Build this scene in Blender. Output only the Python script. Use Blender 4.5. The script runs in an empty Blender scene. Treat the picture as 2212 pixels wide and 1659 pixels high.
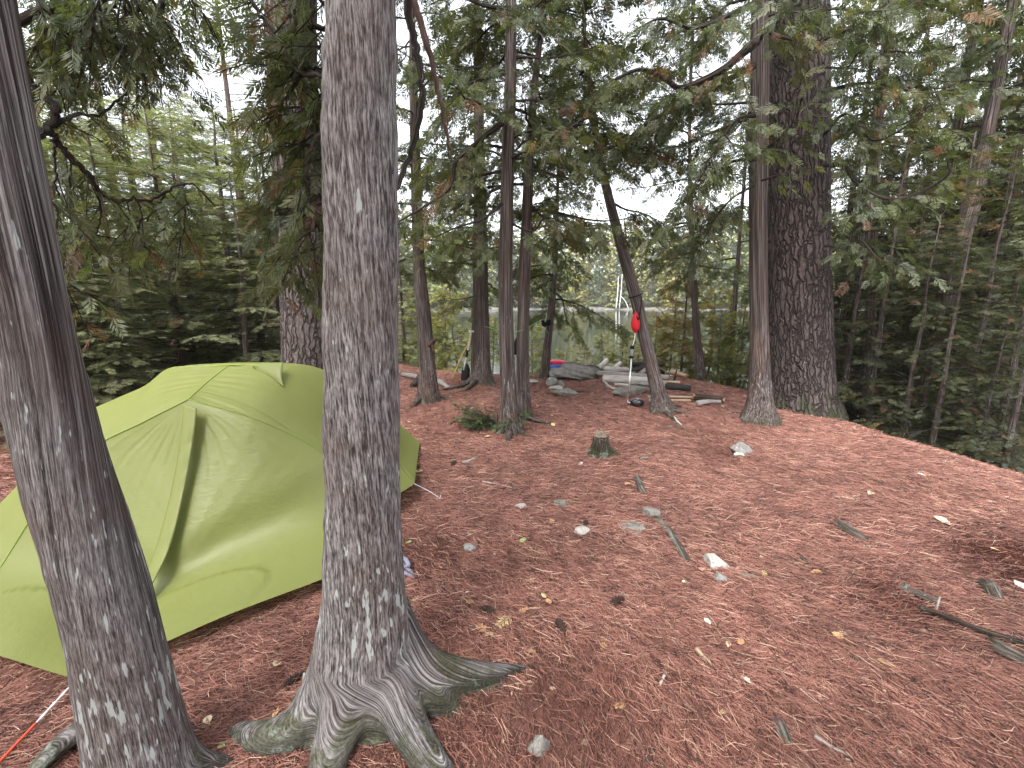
import bpy, math, random
import numpy as np
from mathutils import Vector

# ------------------------------------------------------------------ camera, sky, sun, exposure
SC = bpy.context.scene
COL = SC.collection
W, H, F = 1024, 768, 440.0
EYE = np.array((0.0, 0.0, 1.6))
PITCH = math.atan((384 - 296) / F)
cam = bpy.data.cameras.new("camera")
cam.sensor_width = 36.0
cam.lens = 36.0 * F / W
cam.clip_start = 0.05
cam.clip_end = 3000
cam_ob = bpy.data.objects.new("camera", cam)
COL.objects.link(cam_ob)
cam_ob.location = EYE
cam_ob.rotation_euler = (math.radians(90) - PITCH, 0, 0)
SC.camera = cam_ob

SUN_EL, SUN_AZ = math.radians(56), math.radians(205)
wd = bpy.data.worlds.new("World")
SC.world = wd
wd.use_nodes = True
nt = wd.node_tree
sky = nt.nodes.new("ShaderNodeTexSky")
sky.sky_type = 'NISHITA'
sky.sun_disc = False
sky.sun_elevation = SUN_EL
sky.sun_rotation = SUN_AZ
sky.air_density = 1.0
sky.dust_density = 3.0
hs = nt.nodes.new("ShaderNodeHueSaturation")
hs.inputs["Saturation"].default_value = 0.22
nt.links.new(sky.outputs[0], hs.inputs["Color"])
nt.links.new(hs.outputs[0], nt.nodes["Background"].inputs[0])
nt.nodes["Background"].inputs[1].default_value = 0.15
sun = bpy.data.lights.new("sun", 'SUN')
sun.energy = 1.5
sun.angle = math.radians(25)
sun.color = (1.0, 0.97, 0.92)
sun_ob = bpy.data.objects.new("sun", sun)
COL.objects.link(sun_ob)
sd = Vector((math.sin(SUN_AZ) * math.cos(SUN_EL), math.cos(SUN_AZ) * math.cos(SUN_EL), math.sin(SUN_EL)))
sun_ob.rotation_euler = sd.to_track_quat('Z', 'Y').to_euler()
SC.view_settings.view_transform = 'Standard'
SC.view_settings.look = 'None'
SC.view_settings.gamma = 1.0
SC.view_settings.exposure = 2.2
SC.cycles.max_bounces = 6
SC.cycles.diffuse_bounces = 3
SC.cycles.glossy_bounces = 2
SC.cycles.transmission_bounces = 3
SC.cycles.transparent_max_bounces = 4
SC.cycles.use_denoising = True

HAZE = 0.0005

# ------------------------------------------------------------------ small maths
RND = random.Random(7)
NR_ = np.random.default_rng(11)
S = 2212 / 1024.0      # the photograph was measured on a 2212 pixel wide view


def ray(px, py):
    u = (px / S - W / 2) / F
    v = (H / 2 - py / S) / F
    cp, sp = math.cos(PITCH), math.sin(PITCH)
    return np.array((u, cp + v * sp, -sp + v * cp))


def at(px, py, Y):
    d = ray(px, py)
    return EYE + d * (Y / d[1])


def hash3(ix, iy, iz):
    h = (ix * 374761393 + iy * 668265263 + iz * 2147483647 // 7 + iz * 1274126177) & 0xFFFFFFFF
    h = ((h ^ (h >> 13)) * 1274126177) & 0xFFFFFFFF
    h = (h ^ (h >> 16)) & 0xFFFFFF
    return h / float(0xFFFFFF)


def vnoise(p):
    p = np.asarray(p, float)
    i = np.floor(p).astype(np.int64)
    f = p - i
    f = f * f * (3 - 2 * f)
    r = 0
    for dx in (0, 1):
        for dy in (0, 1):
            for dz in (0, 1):
                w = (f[..., 0] if dx else 1 - f[..., 0]) * (f[..., 1] if dy else 1 - f[..., 1]) * (f[..., 2] if dz else 1 - f[..., 2])
                r = r + w * hash3(i[..., 0] + dx, i[..., 1] + dy, i[..., 2] + dz)
    return r * 2 - 1


def fbm(p, o=4):
    p = np.asarray(p, float)
    r, a = 0, 0.5
    for _ in range(o):
        r = r + a * vnoise(p)
        p = p * 2.03 + 17.3
        a *= 0.5
    return r


# plateau of the camp: inside it the ground is level, outside the bank runs down to the water
PLAT = np.array([(5.4, -40), (5.2, 2), (4.95, 4.2), (4.6, 6.2), (4.25, 8.0), (3.6, 9.1), (2, 9.45), (0.3, 9.5), (-1.2, 9.8),
                 (-2.4, 10.6), (-4.2, 13.5), (-8, 17), (-60, 22), (-60, -40)], float)
WATER_Z = -1.6


def plat_dist(x, y):
    p = np.stack([x, y], -1)
    best = np.full(x.shape, 1e9)
    inside = np.zeros(x.shape, bool)
    n = len(PLAT)
    for k in range(n):
        a, b = PLAT[k], PLAT[(k + 1) % n]
        ab = b - a
        t = np.clip(((p - a) @ ab) / (ab @ ab), 0, 1)
        q = a + t[..., None] * ab
        best = np.minimum(best, np.hypot(p[..., 0] - q[..., 0], p[..., 1] - q[..., 1]))
        c = (a[1] > y) != (b[1] > y)
        with np.errstate(divide='ignore', invalid='ignore'):
            xi = a[0] + (y - a[1]) / (b[1] - a[1] if b[1] != a[1] else 1e-9) * (b[0] - a[0])
        inside ^= c & (x < xi)
    return np.where(inside, -best, best)


def hgt(x, y):
    x = np.asarray(x, float)
    y = np.asarray(y, float)
    d = plat_dist(x, y)
    k = 0.28
    drop = 0.62 * k * np.log1p(np.exp(np.clip(d / k, -40, 40)))
    z = -2.6 * np.tanh(drop / 2.6)
    q = np.stack([x, y, np.zeros_like(x)], -1)
    z = z + 0.05 * fbm(q * 0.55 + 3.1, 3) + 0.018 * fbm(q * 3.1, 3)
    return z


def h1(x, y):
    return float(hgt(np.array([x]), np.array([y]))[0])


def pt(px, py, up=0.0):
    """the point of the view ray that lies `up` above the ground"""
    d = ray(px, py)
    t = (EYE[2] - up) / -d[2]
    for _ in range(14):
        p = EYE + d * t
        t2 = (EYE[2] - up - h1(p[0], p[1])) / -d[2]
        t = 0.5 * t + 0.5 * t2
    return EYE + d * t


def scale_at(p):
    """metres for one pixel of the 2212 wide view at point p"""
    f = (p[1] - EYE[1]) * math.cos(PITCH) - (p[2] - EYE[2]) * math.sin(PITCH)
    return f / F / S


def spline(P, n):
    P = np.asarray(P, float)
    m = len(P)
    if m == 2:
        t = np.linspace(0, 1, n)[:, None]
        return P[0] * (1 - t) + P[1] * t
    Q = np.vstack([2 * P[0] - P[1], P, 2 * P[-1] - P[-2]])
    t = np.linspace(0, m - 1 - 1e-9, n)
    i = np.floor(t).astype(int)
    u = (t - i)[:, None]
    a, b, c, d = Q[i], Q[i + 1], Q[i + 2], Q[i + 3]
    return 0.5 * ((2 * b) + (c - a) * u + (2 * a - 5 * b + 4 * c - d) * u ** 2 + (3 * b - a - 3 * c + d) * u ** 3)


def nrm(v):
    v = np.asarray(v, float)
    return v / (np.linalg.norm(v, axis=-1, keepdims=True) + 1e-12)


# ------------------------------------------------------------------ mesh building
class MB:
    def __init__(s):
        s.v, s.f3, s.f4, s.m3, s.m4, s.bk, s.tc = [], [], [], [], [], [], []
        s.n = 0

    def add(s, V, Fq=None, Ft=None, mat=0, bark=None, tint=None):
        V = np.asarray(V, float).reshape(-1, 3)
        s.v.append(V)
        s.bk.append(np.asarray(bark, float).reshape(-1, 3) if bark is not None else V.copy())
        if tint is None:
            tint = np.ones((len(V), 3))
        tint = np.asarray(tint, float)
        if tint.ndim == 1:
            tint = np.tile(tint, (len(V), 1))
        s.tc.append(tint)
        if Fq is not None and len(Fq):
            s.f4.append(np.asarray(Fq, np.int64).reshape(-1, 4) + s.n)
            s.m4.append(np.full(len(s.f4[-1]), mat))
        if Ft is not None and len(Ft):
            s.f3.append(np.asarray(Ft, np.int64).reshape(-1, 3) + s.n)
            s.m3.append(np.full(len(s.f3[-1]), mat))
        s.n += len(V)

    def mesh(s, name, mats, smooth=True):
        me = bpy.data.meshes.new(name)
        V = np.concatenate(s.v)
        me.vertices.add(len(V))
        me.vertices.foreach_set('co', V.astype(np.float32).ravel())
        q = np.concatenate(s.f4) if s.f4 else np.zeros((0, 4), np.int64)
        t = np.concatenate(s.f3) if s.f3 else np.zeros((0, 3), np.int64)
        loops = np.concatenate([q.ravel(), t.ravel()])
        me.loops.add(len(loops))
        me.loops.foreach_set('vertex_index', loops.astype(np.int32))
        me.polygons.add(len(q) + len(t))
        st = np.concatenate([np.arange(len(q)) * 4, len(q) * 4 + np.arange(len(t)) * 3])
        me.polygons.foreach_set('loop_start', st.astype(np.int32))
        mi = np.concatenate((s.m4 if s.f4 else []) + (s.m3 if s.f3 else []))
        me.polygons.foreach_set('material_index', mi.astype(np.int32))
        me.polygons.foreach_set('use_smooth', np.full(len(st), smooth))
        a = me.attributes.new('bark', 'FLOAT_VECTOR', 'POINT')
        a.data.foreach_set('vector', np.concatenate(s.bk).astype(np.float32).ravel())
        a = me.attributes.new('tint', 'FLOAT_COLOR', 'POINT')
        c = np.concatenate(s.tc)
        a.data.foreach_set('color', np.hstack([c, np.ones((len(c), 1))]).astype(np.float32).ravel())
        me.update(calc_edges=True)
        for m in mats if isinstance(mats, (list, tuple)) else [mats]:
            me.materials.append(m)
        return me

    def obj(s, name, mats, parent=None, smooth=True):
        o = bpy.data.objects.new(name, s.mesh(name, mats, smooth))
        COL.objects.link(o)
        if parent is not None:
            o.parent = parent
        return o


def tag(o, label=None, cat=None, group=None, kind=None):
    for k, v in (('label', label), ('category', cat), ('group', group), ('kind', kind)):
        if v:
            o[k] = v
    return o


def thing(name, label, cat, group=None):
    """an Empty whose parts carry world coordinates; moved to its base by settle()"""
    o = bpy.data.objects.new(name, None)
    o.empty_display_size = 0.1
    COL.objects.link(o)
    return tag(o, label, cat, group)


def settle(o, p):
    """put the Empty at its base without moving the parts"""
    p = Vector([float(c) for c in p])
    for ch in o.children:
        if ch.type == 'MESH' and ch.data.users == 1:
            n = len(ch.data.vertices)
            a = np.empty(n * 3, np.float32)
            ch.data.vertices.foreach_get('co', a)
            a = (a.reshape(-1, 3) - np.array(p, np.float32)).ravel()
            ch.data.vertices.foreach_set('co', a)
            ch.data.update()
            for g in ch.children:
                a = np.empty(len(g.data.vertices) * 3, np.float32)
                g.data.vertices.foreach_get('co', a)
                g.data.vertices.foreach_set('co', (a.reshape(-1, 3) - np.array(p, np.float32)).ravel())
                g.data.update()
    o.location = p


def frames(P):
    T = np.gradient(P, axis=0)
    T = nrm(T)
    up = np.array((0.0, 0.0, 1.0)) if abs(T[0][2]) < 0.9 else np.array((1.0, 0.0, 0.0))
    X = np.zeros_like(P)
    x = nrm(np.cross(up, T[0]))
    for i in range(len(P)):
        x = nrm(x - T[i] * (x @ T[i]))
        X[i] = x
    return T, X, np.cross(T, X)


def tube(mb, P, R, sides=8, mat=0, rough=0.0, rfreq=1.0, radial=None, cap0=True, cap1=True, seed=0.0, tint=None, flat=1.0, upvec=None):
    """sweep; R per point; radial(theta (1,m), s (n,1)) adds to the radius; rough: relative noise"""
    P = np.asarray(P, float)
    n = len(P)
    R = np.broadcast_to(np.asarray(R, float), (n,))
    T, X, Y = frames(P)
    s = np.concatenate([[0], np.cumsum(np.linalg.norm(np.diff(P, axis=0), axis=1))])
    th = np.linspace(0, 2 * math.pi, sides, endpoint=False)
    c, sn = np.cos(th)[None, :], np.sin(th)[None, :]
    r = np.repeat(R[:, None], sides, 1)
    if radial is not None:
        r = r + radial(th[None, :], s[:, None])
    rm = max(R.max(), 1e-6)
    if rough:
        q = np.stack([np.broadcast_to(c, r.shape) * rfreq, np.broadcast_to(sn, r.shape) * rfreq, np.broadcast_to(s[:, None] / rm * 0.35 + seed, r.shape)], -1)
        r = r * (1 + rough * fbm(q, 3) * 2)
    V = P[:, None, :] + X[:, None, :] * (c * r)[..., None] + Y[:, None, :] * (sn * r * flat)[..., None]
    ru = R[:, None]
    B = np.stack([c * ru + seed * 3.1, sn * ru + seed * 1.7, np.broadcast_to(s[:, None], r.shape)], -1)
    V = V.reshape(-1, 3)
    B = B.reshape(-1, 3)
    i = np.arange(n - 1)[:, None] * sides
    j = np.arange(sides)[None, :]
    k = (j + 1) % sides
    Fq = np.stack([i + j, i + k, i + sides + k, i + sides + j], -1).reshape(-1, 4)
    Ft = []
    vv, bb = [V], [B]
    tot = n * sides
    if cap0:
        vv.append(P[:1] - T[:1] * R[0] * 0.15)
        bb.append(np.array([[seed * 3.1, seed * 1.7, 0]]))
        Ft += [(tot, (a + 1) % sides, a) for a in range(sides)]
        tot += 1
    if cap1:
        vv.append(P[-1:] + T[-1:] * R[-1] * 0.15)
        bb.append(np.array([[seed * 3.1, seed * 1.7, s[-1]]]))
        b0 = (n - 1) * sides
        Ft += [(tot, b0 + a, b0 + (a + 1) % sides) for a in range(sides)]
        tot += 1
    mb.add(np.concatenate(vv), Fq, Ft, mat, np.concatenate(bb), tint)


# ------------------------------------------------------------------ materials
class NT:
    def __init__(s, name):
        s.m = bpy.data.materials.new(name)
        s.m.use_nodes = True
        s.t = s.m.node_tree
        s.p = s.t.nodes["Principled BSDF"]
        s.out = s.t.nodes["Material Output"]

    def n(s, typ, ins=None, **kw):
        o = s.t.nodes.new(typ)
        for k, v in kw.items():
            setattr(o, k, v)
        for k, v in (ins or {}).items():
            s.set(o.inputs[k], v)
        return o

    def set(s, sock, v):
        if isinstance(v, bpy.types.NodeSocket):
            s.t.links.new(v, sock)
        else:
            sock.default_value = v

    def noise(s, vec, scale, detail=4, rough=0.55, dist=0.0):
        return s.n("ShaderNodeTexNoise", {"Vector": vec, "Scale": scale, "Detail": detail, "Roughness": rough, "Distortion": dist}).outputs["Fac"]

    def mul(s, vec, xyz):
        return s.n("ShaderNodeVectorMath", {0: vec, 1: xyz}, operation='MULTIPLY').outputs[0]

    def math(s, op, a, b=0.5, clamp=False):
        return s.n("ShaderNodeMath", {0: a, 1: b}, operation=op, use_clamp=clamp).outputs[0]

    def ramp(s, fac, stops):
        r = s.n("ShaderNodeValToRGB", {"Fac": fac})
        e = r.color_ramp.elements
        while len(e) < len(stops):
            e.new(0.5)
        for k, (p, c) in enumerate(stops):
            e[k].position = p
            e[k].color = (*c, 1) if not isinstance(c, (int, float)) else (c, c, c, 1)
        return r.outputs["Color"]

    def mix(s, fac, a, b, typ='MIX'):
        o = s.n("ShaderNodeMix", data_type='RGBA', blend_type=typ)
        s.set(o.inputs["Factor"], fac)
        for k, v in ((6, a), (7, b)):
            s.set(o.inputs[k], (*v, 1) if isinstance(v, tuple) and len(v) == 3 else v)
        return o.outputs[2]

    def bump(s, h, strength=0.5, dist=0.01):
        o = s.n("ShaderNodeBump", {"Height": h, "Strength": strength, "Distance": dist})
        s.t.links.new(o.outputs[0], s.p.inputs["Normal"])
        return o

    def col(s, c):
        s.set(s.p.inputs["Base Color"], (*c, 1) if isinstance(c, tuple) else c)

    def rough(s, r, spec=0.3):
        s.set(s.p.inputs["Roughness"], r)
        s.p.inputs["Specular IOR Level"].default_value = spec


def bark_mat(name, dark, mid, light, lichen=0.0, moss=0.0, fib=1.0, warm=(0.09, 0.05, 0.04), near=False):
    a = NT(name)
    v = a.n("ShaderNodeAttribute", attribute_name='bark').outputs["Vector"]
    pos = a.n("ShaderNodeNewGeometry").outputs["Position"]
    z = a.n("ShaderNodeSeparateXYZ", {0: pos}).outputs[2]
    fine = a.noise(a.mul(v, (1, 1, 0.005)), 170 * fib, 3, 0.6)
    strip = a.noise(a.mul(v, (1, 1, 0.009)), 80 * fib, 3, 0.6, 0.1)
    big = a.noise(a.mul(v, (1, 1, 0.35)), 7, 3)
    if near:
        # on the roots the grain spreads: a finer layer takes over there
        w = a.n("ShaderNodeSeparateColor", {0: a.n("ShaderNodeAttribute", attribute_name='tint').outputs["Color"]}).outputs[0]
        f2 = a.noise(a.mul(v, (1, 1, 0.05)), 560, 4, 0.7)
        s2 = a.noise(a.mul(v, (1, 1, 0.06)), 260, 4, 0.65, 0.3)
        fine = a.math('ADD', a.math('MULTIPLY', fine, w), a.math('MULTIPLY', f2, a.math('SUBTRACT', 1.0, w)))
        strip = a.math('ADD', a.math('MULTIPLY', strip, w), a.math('MULTIPLY', s2, a.math('SUBTRACT', 1.0, w)))
    fib2 = a.noise(a.mul(v, (1, 1, 0.005)), 400 * fib, 2, 0.6)
    rid = a.math('ABSOLUTE', a.math('SUBTRACT', a.noise(a.mul(v, (1, 1, 0.008)), 95 * fib, 3, 0.6, 0.1), 0.5))
    crack = a.ramp(rid, [(0.0, 0.0), (0.055, 1.0)])
    if near:
        crack = a.math('MAXIMUM', crack, a.math('SUBTRACT', 1.0, w))
    h = a.math('ADD', a.math('ADD', a.math('MULTIPLY', fine, 0.45), a.math('MULTIPLY', strip, 0.45)), a.math('MULTIPLY', fib2, 0.25))
    c = a.ramp(h, [(0.485, dark), (0.57, mid), (0.665, light)])
    c = a.mix(a.math('MULTIPLY', a.math('SUBTRACT', 1.0, crack), 0.75), c, dark)
    h = a.math('ADD', h, a.math('MULTIPLY', crack, 0.5))
    c = a.mix(a.math('MULTIPLY', a.ramp(big, [(0.45, 0.0), (0.62, 1.0)]), 0.55), c, a.mix(0.6, c, warm))
    if lichen:
        lv = a.noise(a.mul(v, (1, 1, 0.11)), 88, 2, 0.6)
        lm = a.noise(a.mul(v, (1, 1, 0.5)), 6.0, 2)
        lz = a.n("ShaderNodeMapRange", {0: z, 1: 0.0, 2: 1.5, 3: 0.13, 4: -0.02}).outputs[0]
        lz2 = a.n("ShaderNodeMapRange", {0: z, 1: 0.10, 2: 0.36, 3: -0.16, 4: 0.0}).outputs[0]
        lf = a.math('ADD', a.math('ADD', a.math('ADD', lv, a.math('MULTIPLY', lm, 0.3)), lz), lz2)
        lf = a.ramp(lf, [(0.90 - 0.06 * lichen, 0.0), (0.935 - 0.06 * lichen, 1.0)])
        c = a.mix(a.math('MULTIPLY', lf, 0.85), c, (0.44, 0.47, 0.46))
    if moss:
        mz = a.n("ShaderNodeMapRange", {0: z, 1: 0.0, 2: 0.34, 3: 0.36, 4: -0.25}).outputs[0]
        mn = a.noise(pos, 9, 4, 0.65)
        mf = a.ramp(a.math('ADD', mn, a.math('MULTIPLY', mz, moss)), [(0.62, 0.0), (0.74, 1.0)])
        fleck = a.noise(pos, 90, 3)
        mc = a.ramp(fleck, [(0.35, (0.026, 0.028, 0.014)), (0.55, (0.065, 0.068, 0.028)), (0.7, (0.12, 0.125, 0.055))])
        c = a.mix(a.math('MULTIPLY', mf, 0.65), c, mc)
        gl = a.ramp(a.math('ADD', a.noise(pos, 7.5, 5, 0.7, 0.5), a.math('MULTIPLY', mz, 0.5)), [(0.72, 0.0), (0.76, 1.0)])
        c = a.mix(a.math('MULTIPLY', gl, 0.8), c, a.ramp(a.noise(pos, 120, 2), [(0.35, (0.10, 0.12, 0.09)), (0.65, (0.30, 0.35, 0.29))]))
    a.col(c)
    a.rough(0.9, 0.15)
    a.bump(h, 1.0, 0.012)
    return a.m


def pine_mat(name):
    a = NT(name)
    v = a.n("ShaderNodeAttribute", attribute_name='bark').outputs["Vector"]
    wob = a.n("ShaderNodeTexNoise", {"Vector": v, "Scale": 9.0, "Detail": 2.0}).outputs["Color"]
    vv = a.n("ShaderNodeVectorMath", {0: v, 1: a.mul(wob, (0.09, 0.09, 0.25))}, operation='ADD').outputs[0]
    vo = a.n("ShaderNodeTexVoronoi", {"Vector": a.mul(vv, (1, 1, 0.13)), "Scale": 19.0}, feature='DISTANCE_TO_EDGE').outputs["Distance"]
    fine = a.noise(a.mul(v, (1, 1, 0.2)), 70, 5, 0.65)
    plate = a.ramp(fine, [(0.3, (0.05, 0.038, 0.036)), (0.52, (0.10, 0.080, 0.077)), (0.75, (0.18, 0.158, 0.153))])
    fur = a.ramp(vo, [(0.02, 0.0), (0.17, 1.0)])
    c = a.mix(fur, (0.042, 0.034, 0.032), plate)
    pos = a.n("ShaderNodeNewGeometry").outputs["Position"]
    z = a.n("ShaderNodeSeparateXYZ", {0: pos}).outputs[2]
    mz = a.n("ShaderNodeMapRange", {0: z, 1: 0.0, 2: 0.5, 3: 0.2, 4: -0.15}).outputs[0]
    mf = a.ramp(a.math('ADD', a.noise(pos, 6, 4, 0.65), mz), [(0.60, 0.0), (0.72, 1.0)])
    c = a.mix(a.math('MULTIPLY', mf, 0.6), c, (0.05, 0.06, 0.03))
    lf = a.ramp(a.noise(pos, 26, 4, 0.6), [(0.66, 0.0), (0.7, 1.0)])
    c = a.mix(a.math('MULTIPLY', lf, 0.5), c, (0.30, 0.33, 0.31))
    a.col(c)
    a.rough(0.95, 0.1)
    hh = a.math('ADD', a.math('MULTIPLY', fur, 0.8), a.math('MULTIPLY', fine, 0.35))
    a.bump(hh, 1.0, 0.03)
    return a.m


def leaf_mat(name, trans=0.35, gain=1.0):
    a = NT(name)
    c = a.n("ShaderNodeAttribute", attribute_name='tint').outputs["Color"]
    a.t.nodes.remove(a.p)
    d = a.n("ShaderNodeBsdfDiffuse", {"Color": c})
    tr = a.n("ShaderNodeBsdfTranslucent", {"Color": a.mix(1.0, c, (1.25, 1.3, 0.8), 'MULTIPLY')})
    g = a.n("ShaderNodeBsdfGlossy", {"Color": (1, 1, 1, 1), "Roughness": 0.55})
    m1 = a.n("ShaderNodeMixShader", {0: trans, 1: d.outputs[0], 2: tr.outputs[0]})
    m2 = a.n("ShaderNodeMixShader", {0: 0.03, 1: m1.outputs[0], 2: g.outputs[0]})
    a.t.links.new(m2.outputs[0], a.out.inputs[0])
    return a.m


def tint_mat(name, rough=0.9, spec=0.15):
    a = NT(name)
    c = a.n("ShaderNodeAttribute", attribute_name='tint').outputs["Color"]
    a.col(c)
    a.rough(rough, spec)
    return a.m


def rock_mat(name, lo, hi, moss=0.0, lich=0.4, scale=1.0):
    a = NT(name)
    v = a.n("ShaderNodeNewGeometry").outputs["Position"]
    n1 = a.noise(v, 9 * scale, 6, 0.65)
    n2 = a.noise(v, 70 * scale, 4, 0.7)
    c = a.ramp(a.math('ADD', a.math('MULTIPLY', n1, 0.6), a.math('MULTIPLY', n2, 0.4)), [(0.36, lo), (0.64, hi)])
    if lich:
        lf = a.ramp(a.noise(v, 30 * scale, 5, 0.7), [(0.56, 0.0), (0.62, 1.0)])
        c = a.mix(a.math('MULTIPLY', lf, lich), c, (0.45, 0.46, 0.43))
        df = a.ramp(a.noise(v, 22 * scale, 5, 0.7, 0.5), [(0.60, 0.0), (0.66, 1.0)])
        c = a.mix(a.math('MULTIPLY', df, 0.6), c, (0.05, 0.047, 0.043))
    if moss:
        mf = a.ramp(a.math('ADD', a.noise(v, 14 * scale, 4, 0.7), moss - 0.5), [(0.5, 0.0), (0.62, 1.0)])
        mc = a.ramp(a.noise(v, 150, 3), [(0.35, (0.03, 0.035, 0.01)), (0.6, (0.10, 0.11, 0.025)), (0.75, (0.17, 0.16, 0.05))])
        c = a.mix(mf, c, mc)
    a.col(c)
    a.rough(0.9, 0.2)
    a.bump(a.math('ADD', n1, a.math('MULTIPLY', n2, 0.5)), 0.8, 0.012)
    return a.m


def wood_mat(name, lo, hi, fib=1.0):
    a = NT(name)
    v = a.n("ShaderNodeAttribute", attribute_name='bark').outputs["Vector"]
    n1 = a.noise(a.mul(v, (1, 1, 0.06)), 110 * fib, 4, 0.65)
    n2 = a.noise(a.mul(v, (1, 1, 0.4)), 16, 4, 0.6)
    c = a.ramp(a.math('ADD', a.math('MULTIPLY', n1, 0.6), a.math('MULTIPLY', n2, 0.4)), [(0.36, lo), (0.63, hi)])
    a.col(c)
    a.rough(0.85, 0.2)
    a.bump(n1, 0.7, 0.006)
    return a.m


def plain_mat(name, c, rough=0.6, spec=0.4, bscale=0, bstr=0.3):
    a = NT(name)
    v = a.n("ShaderNodeNewGeometry").outputs["Position"]
    n1 = a.noise(v, 20, 3)
    a.col(a.mix(n1, tuple(x * 0.8 for x in c), tuple(min(1, x * 1.15) for x in c)))
    a.rough(rough, spec)
    if bscale:
        a.bump(a.noise(v, bscale, 3, 0.6), bstr, 0.01)
    return a.m


M = {}
M['cedar_near'] = bark_mat("cedar_bark_near", (0.030, 0.025, 0.024), (0.15, 0.136, 0.133), (0.35, 0.33, 0.325), 1.2, 0.9, near=True)
M['cedar'] = bark_mat("cedar_bark", (0.035, 0.026, 0.024), (0.125, 0.10, 0.094), (0.25, 0.215, 0.205), 0.35, 0.55, 0.8, (0.13, 0.07, 0.05))
M['pine'] = pine_mat("pine_bark")
M['twig'] = bark_mat("twig_bark", (0.02, 0.017, 0.015), (0.05, 0.042, 0.037), (0.11, 0.095, 0.085), 0.3, 0)
M['leaf'] = leaf_mat("foliage", 0.45)
M['far_leaf'] = leaf_mat("far_foliage", 0.30)
M['deadwood'] = wood_mat("dead_branch_wood", (0.05, 0.03, 0.025), (0.15, 0.09, 0.075))

# ------------------------------------------------------------------ ground, water, far bank
def grid_axis(lo, hi, dlo, dhi, step):
    a = list(np.arange(dlo, dhi + 1e-6, step))
    x, s_ = dhi, step
    while x < hi:
        s_ *= 1.25
        x += s_
        a.append(min(x, hi))
    x, s_ = dlo, step
    while x > lo:
        s_ *= 1.25
        x -= s_
        a.insert(0, max(x, lo))
    return np.array(a)


def ground_mat():
    a = NT("pine_needle_ground")
    v = a.n("ShaderNodeNewGeometry").outputs["Position"]
    layers = None
    for k, (ang, sc) in enumerate(((0.3, 1.0), (1.4, 0.9), (2.4, 1.15))):
        rot = a.n("ShaderNodeVectorRotate", {"Vector": v, "Angle": ang}, rotation_type='Z_AXIS').outputs[0]
        wv = a.n("ShaderNodeTexNoise", {"Vector": v, "Scale": 5.0}).outputs["Color"]
        rot = a.n("ShaderNodeVectorMath", {0: rot, 1: a.mul(wv, (0.06, 0.06, 0))}, operation='ADD').outputs[0]
        n_ = a.noise(a.mul(rot, (0.09, 1, 1)), 260 * sc, 2, 0.5)
        layers = n_ if layers is None else a.math('MAXIMUM', layers, n_)
    big = a.noise(v, 1.3, 5, 0.6)
    mid = a.noise(v, 11, 5, 0.65)
    mot = a.noise(v, 5.5, 4, 0.65)
    f = a.math('ADD', a.math('ADD', a.math('MULTIPLY', layers, 0.75), a.math('MULTIPLY', mid, 0.35)), a.math('MULTIPLY', a.math('SUBTRACT', mot, 0.5), 0.35))
    c = a.ramp(f, [(0.45, (0.085, 0.040, 0.032)), (0.62, (0.20, 0.094, 0.074)), (0.80, (0.35, 0.185, 0.145))])
    c = a.mix(a.ramp(big, [(0.35, 0.0), (0.7, 0.6)]), c, a.mix(0.5, c, (0.20, 0.10, 0.085)))
    # leaf mould and dark soil on the bank below the camp
    z = a.n("ShaderNodeSeparateXYZ", {0: v}).outputs[2]
    bf = a.n("ShaderNodeMapRange", {0: z, 1: -0.15, 2: -0.7, 3: 0.0, 4: 1.0}, clamp=True).outputs[0]
    c = a.mix(bf, c, a.ramp(a.noise(v, 25, 4), [(0.35, (0.02, 0.018, 0.012)), (0.7, (0.09, 0.075, 0.045))]))
    a.col(c)
    a.rough(0.95, 0.1)
    a.bump(f, 0.8, 0.012)
    return a.m


M['ground'] = ground_mat()
gx = grid_axis(-60, 60, -5, 6.2, 0.055)
gy = grid_axis(-40, 60, 0.3, 11.5, 0.055)
GX, GY = np.meshgrid(gx, gy)
GZ = hgt(GX, GY)
GZ = GZ + 0.010 * fbm(np.stack([GX * 9, GY * 9, GX * 0], -1), 3)
g = MB()
nx, ny = len(gx), len(gy)
ii = (np.arange(ny - 1)[:, None] * nx + np.arange(nx - 1)[None, :]).ravel()
g.add(np.stack([GX, GY, GZ], -1), np.stack([ii, ii + 1, ii + nx + 1, ii + nx], -1))
tag(g.obj('ground', M['ground']), kind='structure')

a = NT("lake_water")
v = a.n("ShaderNodeNewGeometry").outputs["Position"]
a.col((0.016, 0.020, 0.010))
a.p.inputs["Roughness"].default_value = 0.06
a.p.inputs["IOR"].default_value = 1.33
w1 = a.noise(a.mul(v, (0.35, 1, 1)), 3.2, 4, 0.6)
gust = a.ramp(a.noise(a.mul(v, (0.5, 1, 1)), 0.09, 3), [(0.42, 0.05), (0.6, 1.0)])
b = a.bump(a.math('MULTIPLY', w1, gust), 0.32, 0.05)
M['water'] = a.m
g = MB()
g.add([(-900, -60, WATER_Z), (900, -60, WATER_Z), (900, 900, WATER_Z), (-900, 900, WATER_Z)], [(0, 1, 2, 3)])
tag(g.obj('water', M['water']), kind='structure')

FAR_Y = 104.0


def shore_y(x):
    return FAR_Y - 0.0045 * (x - 15) ** 2 * 0.6 + 4 * math.sin(x * 0.045) + 2 * math.sin(x * 0.13 + 1)


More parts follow.
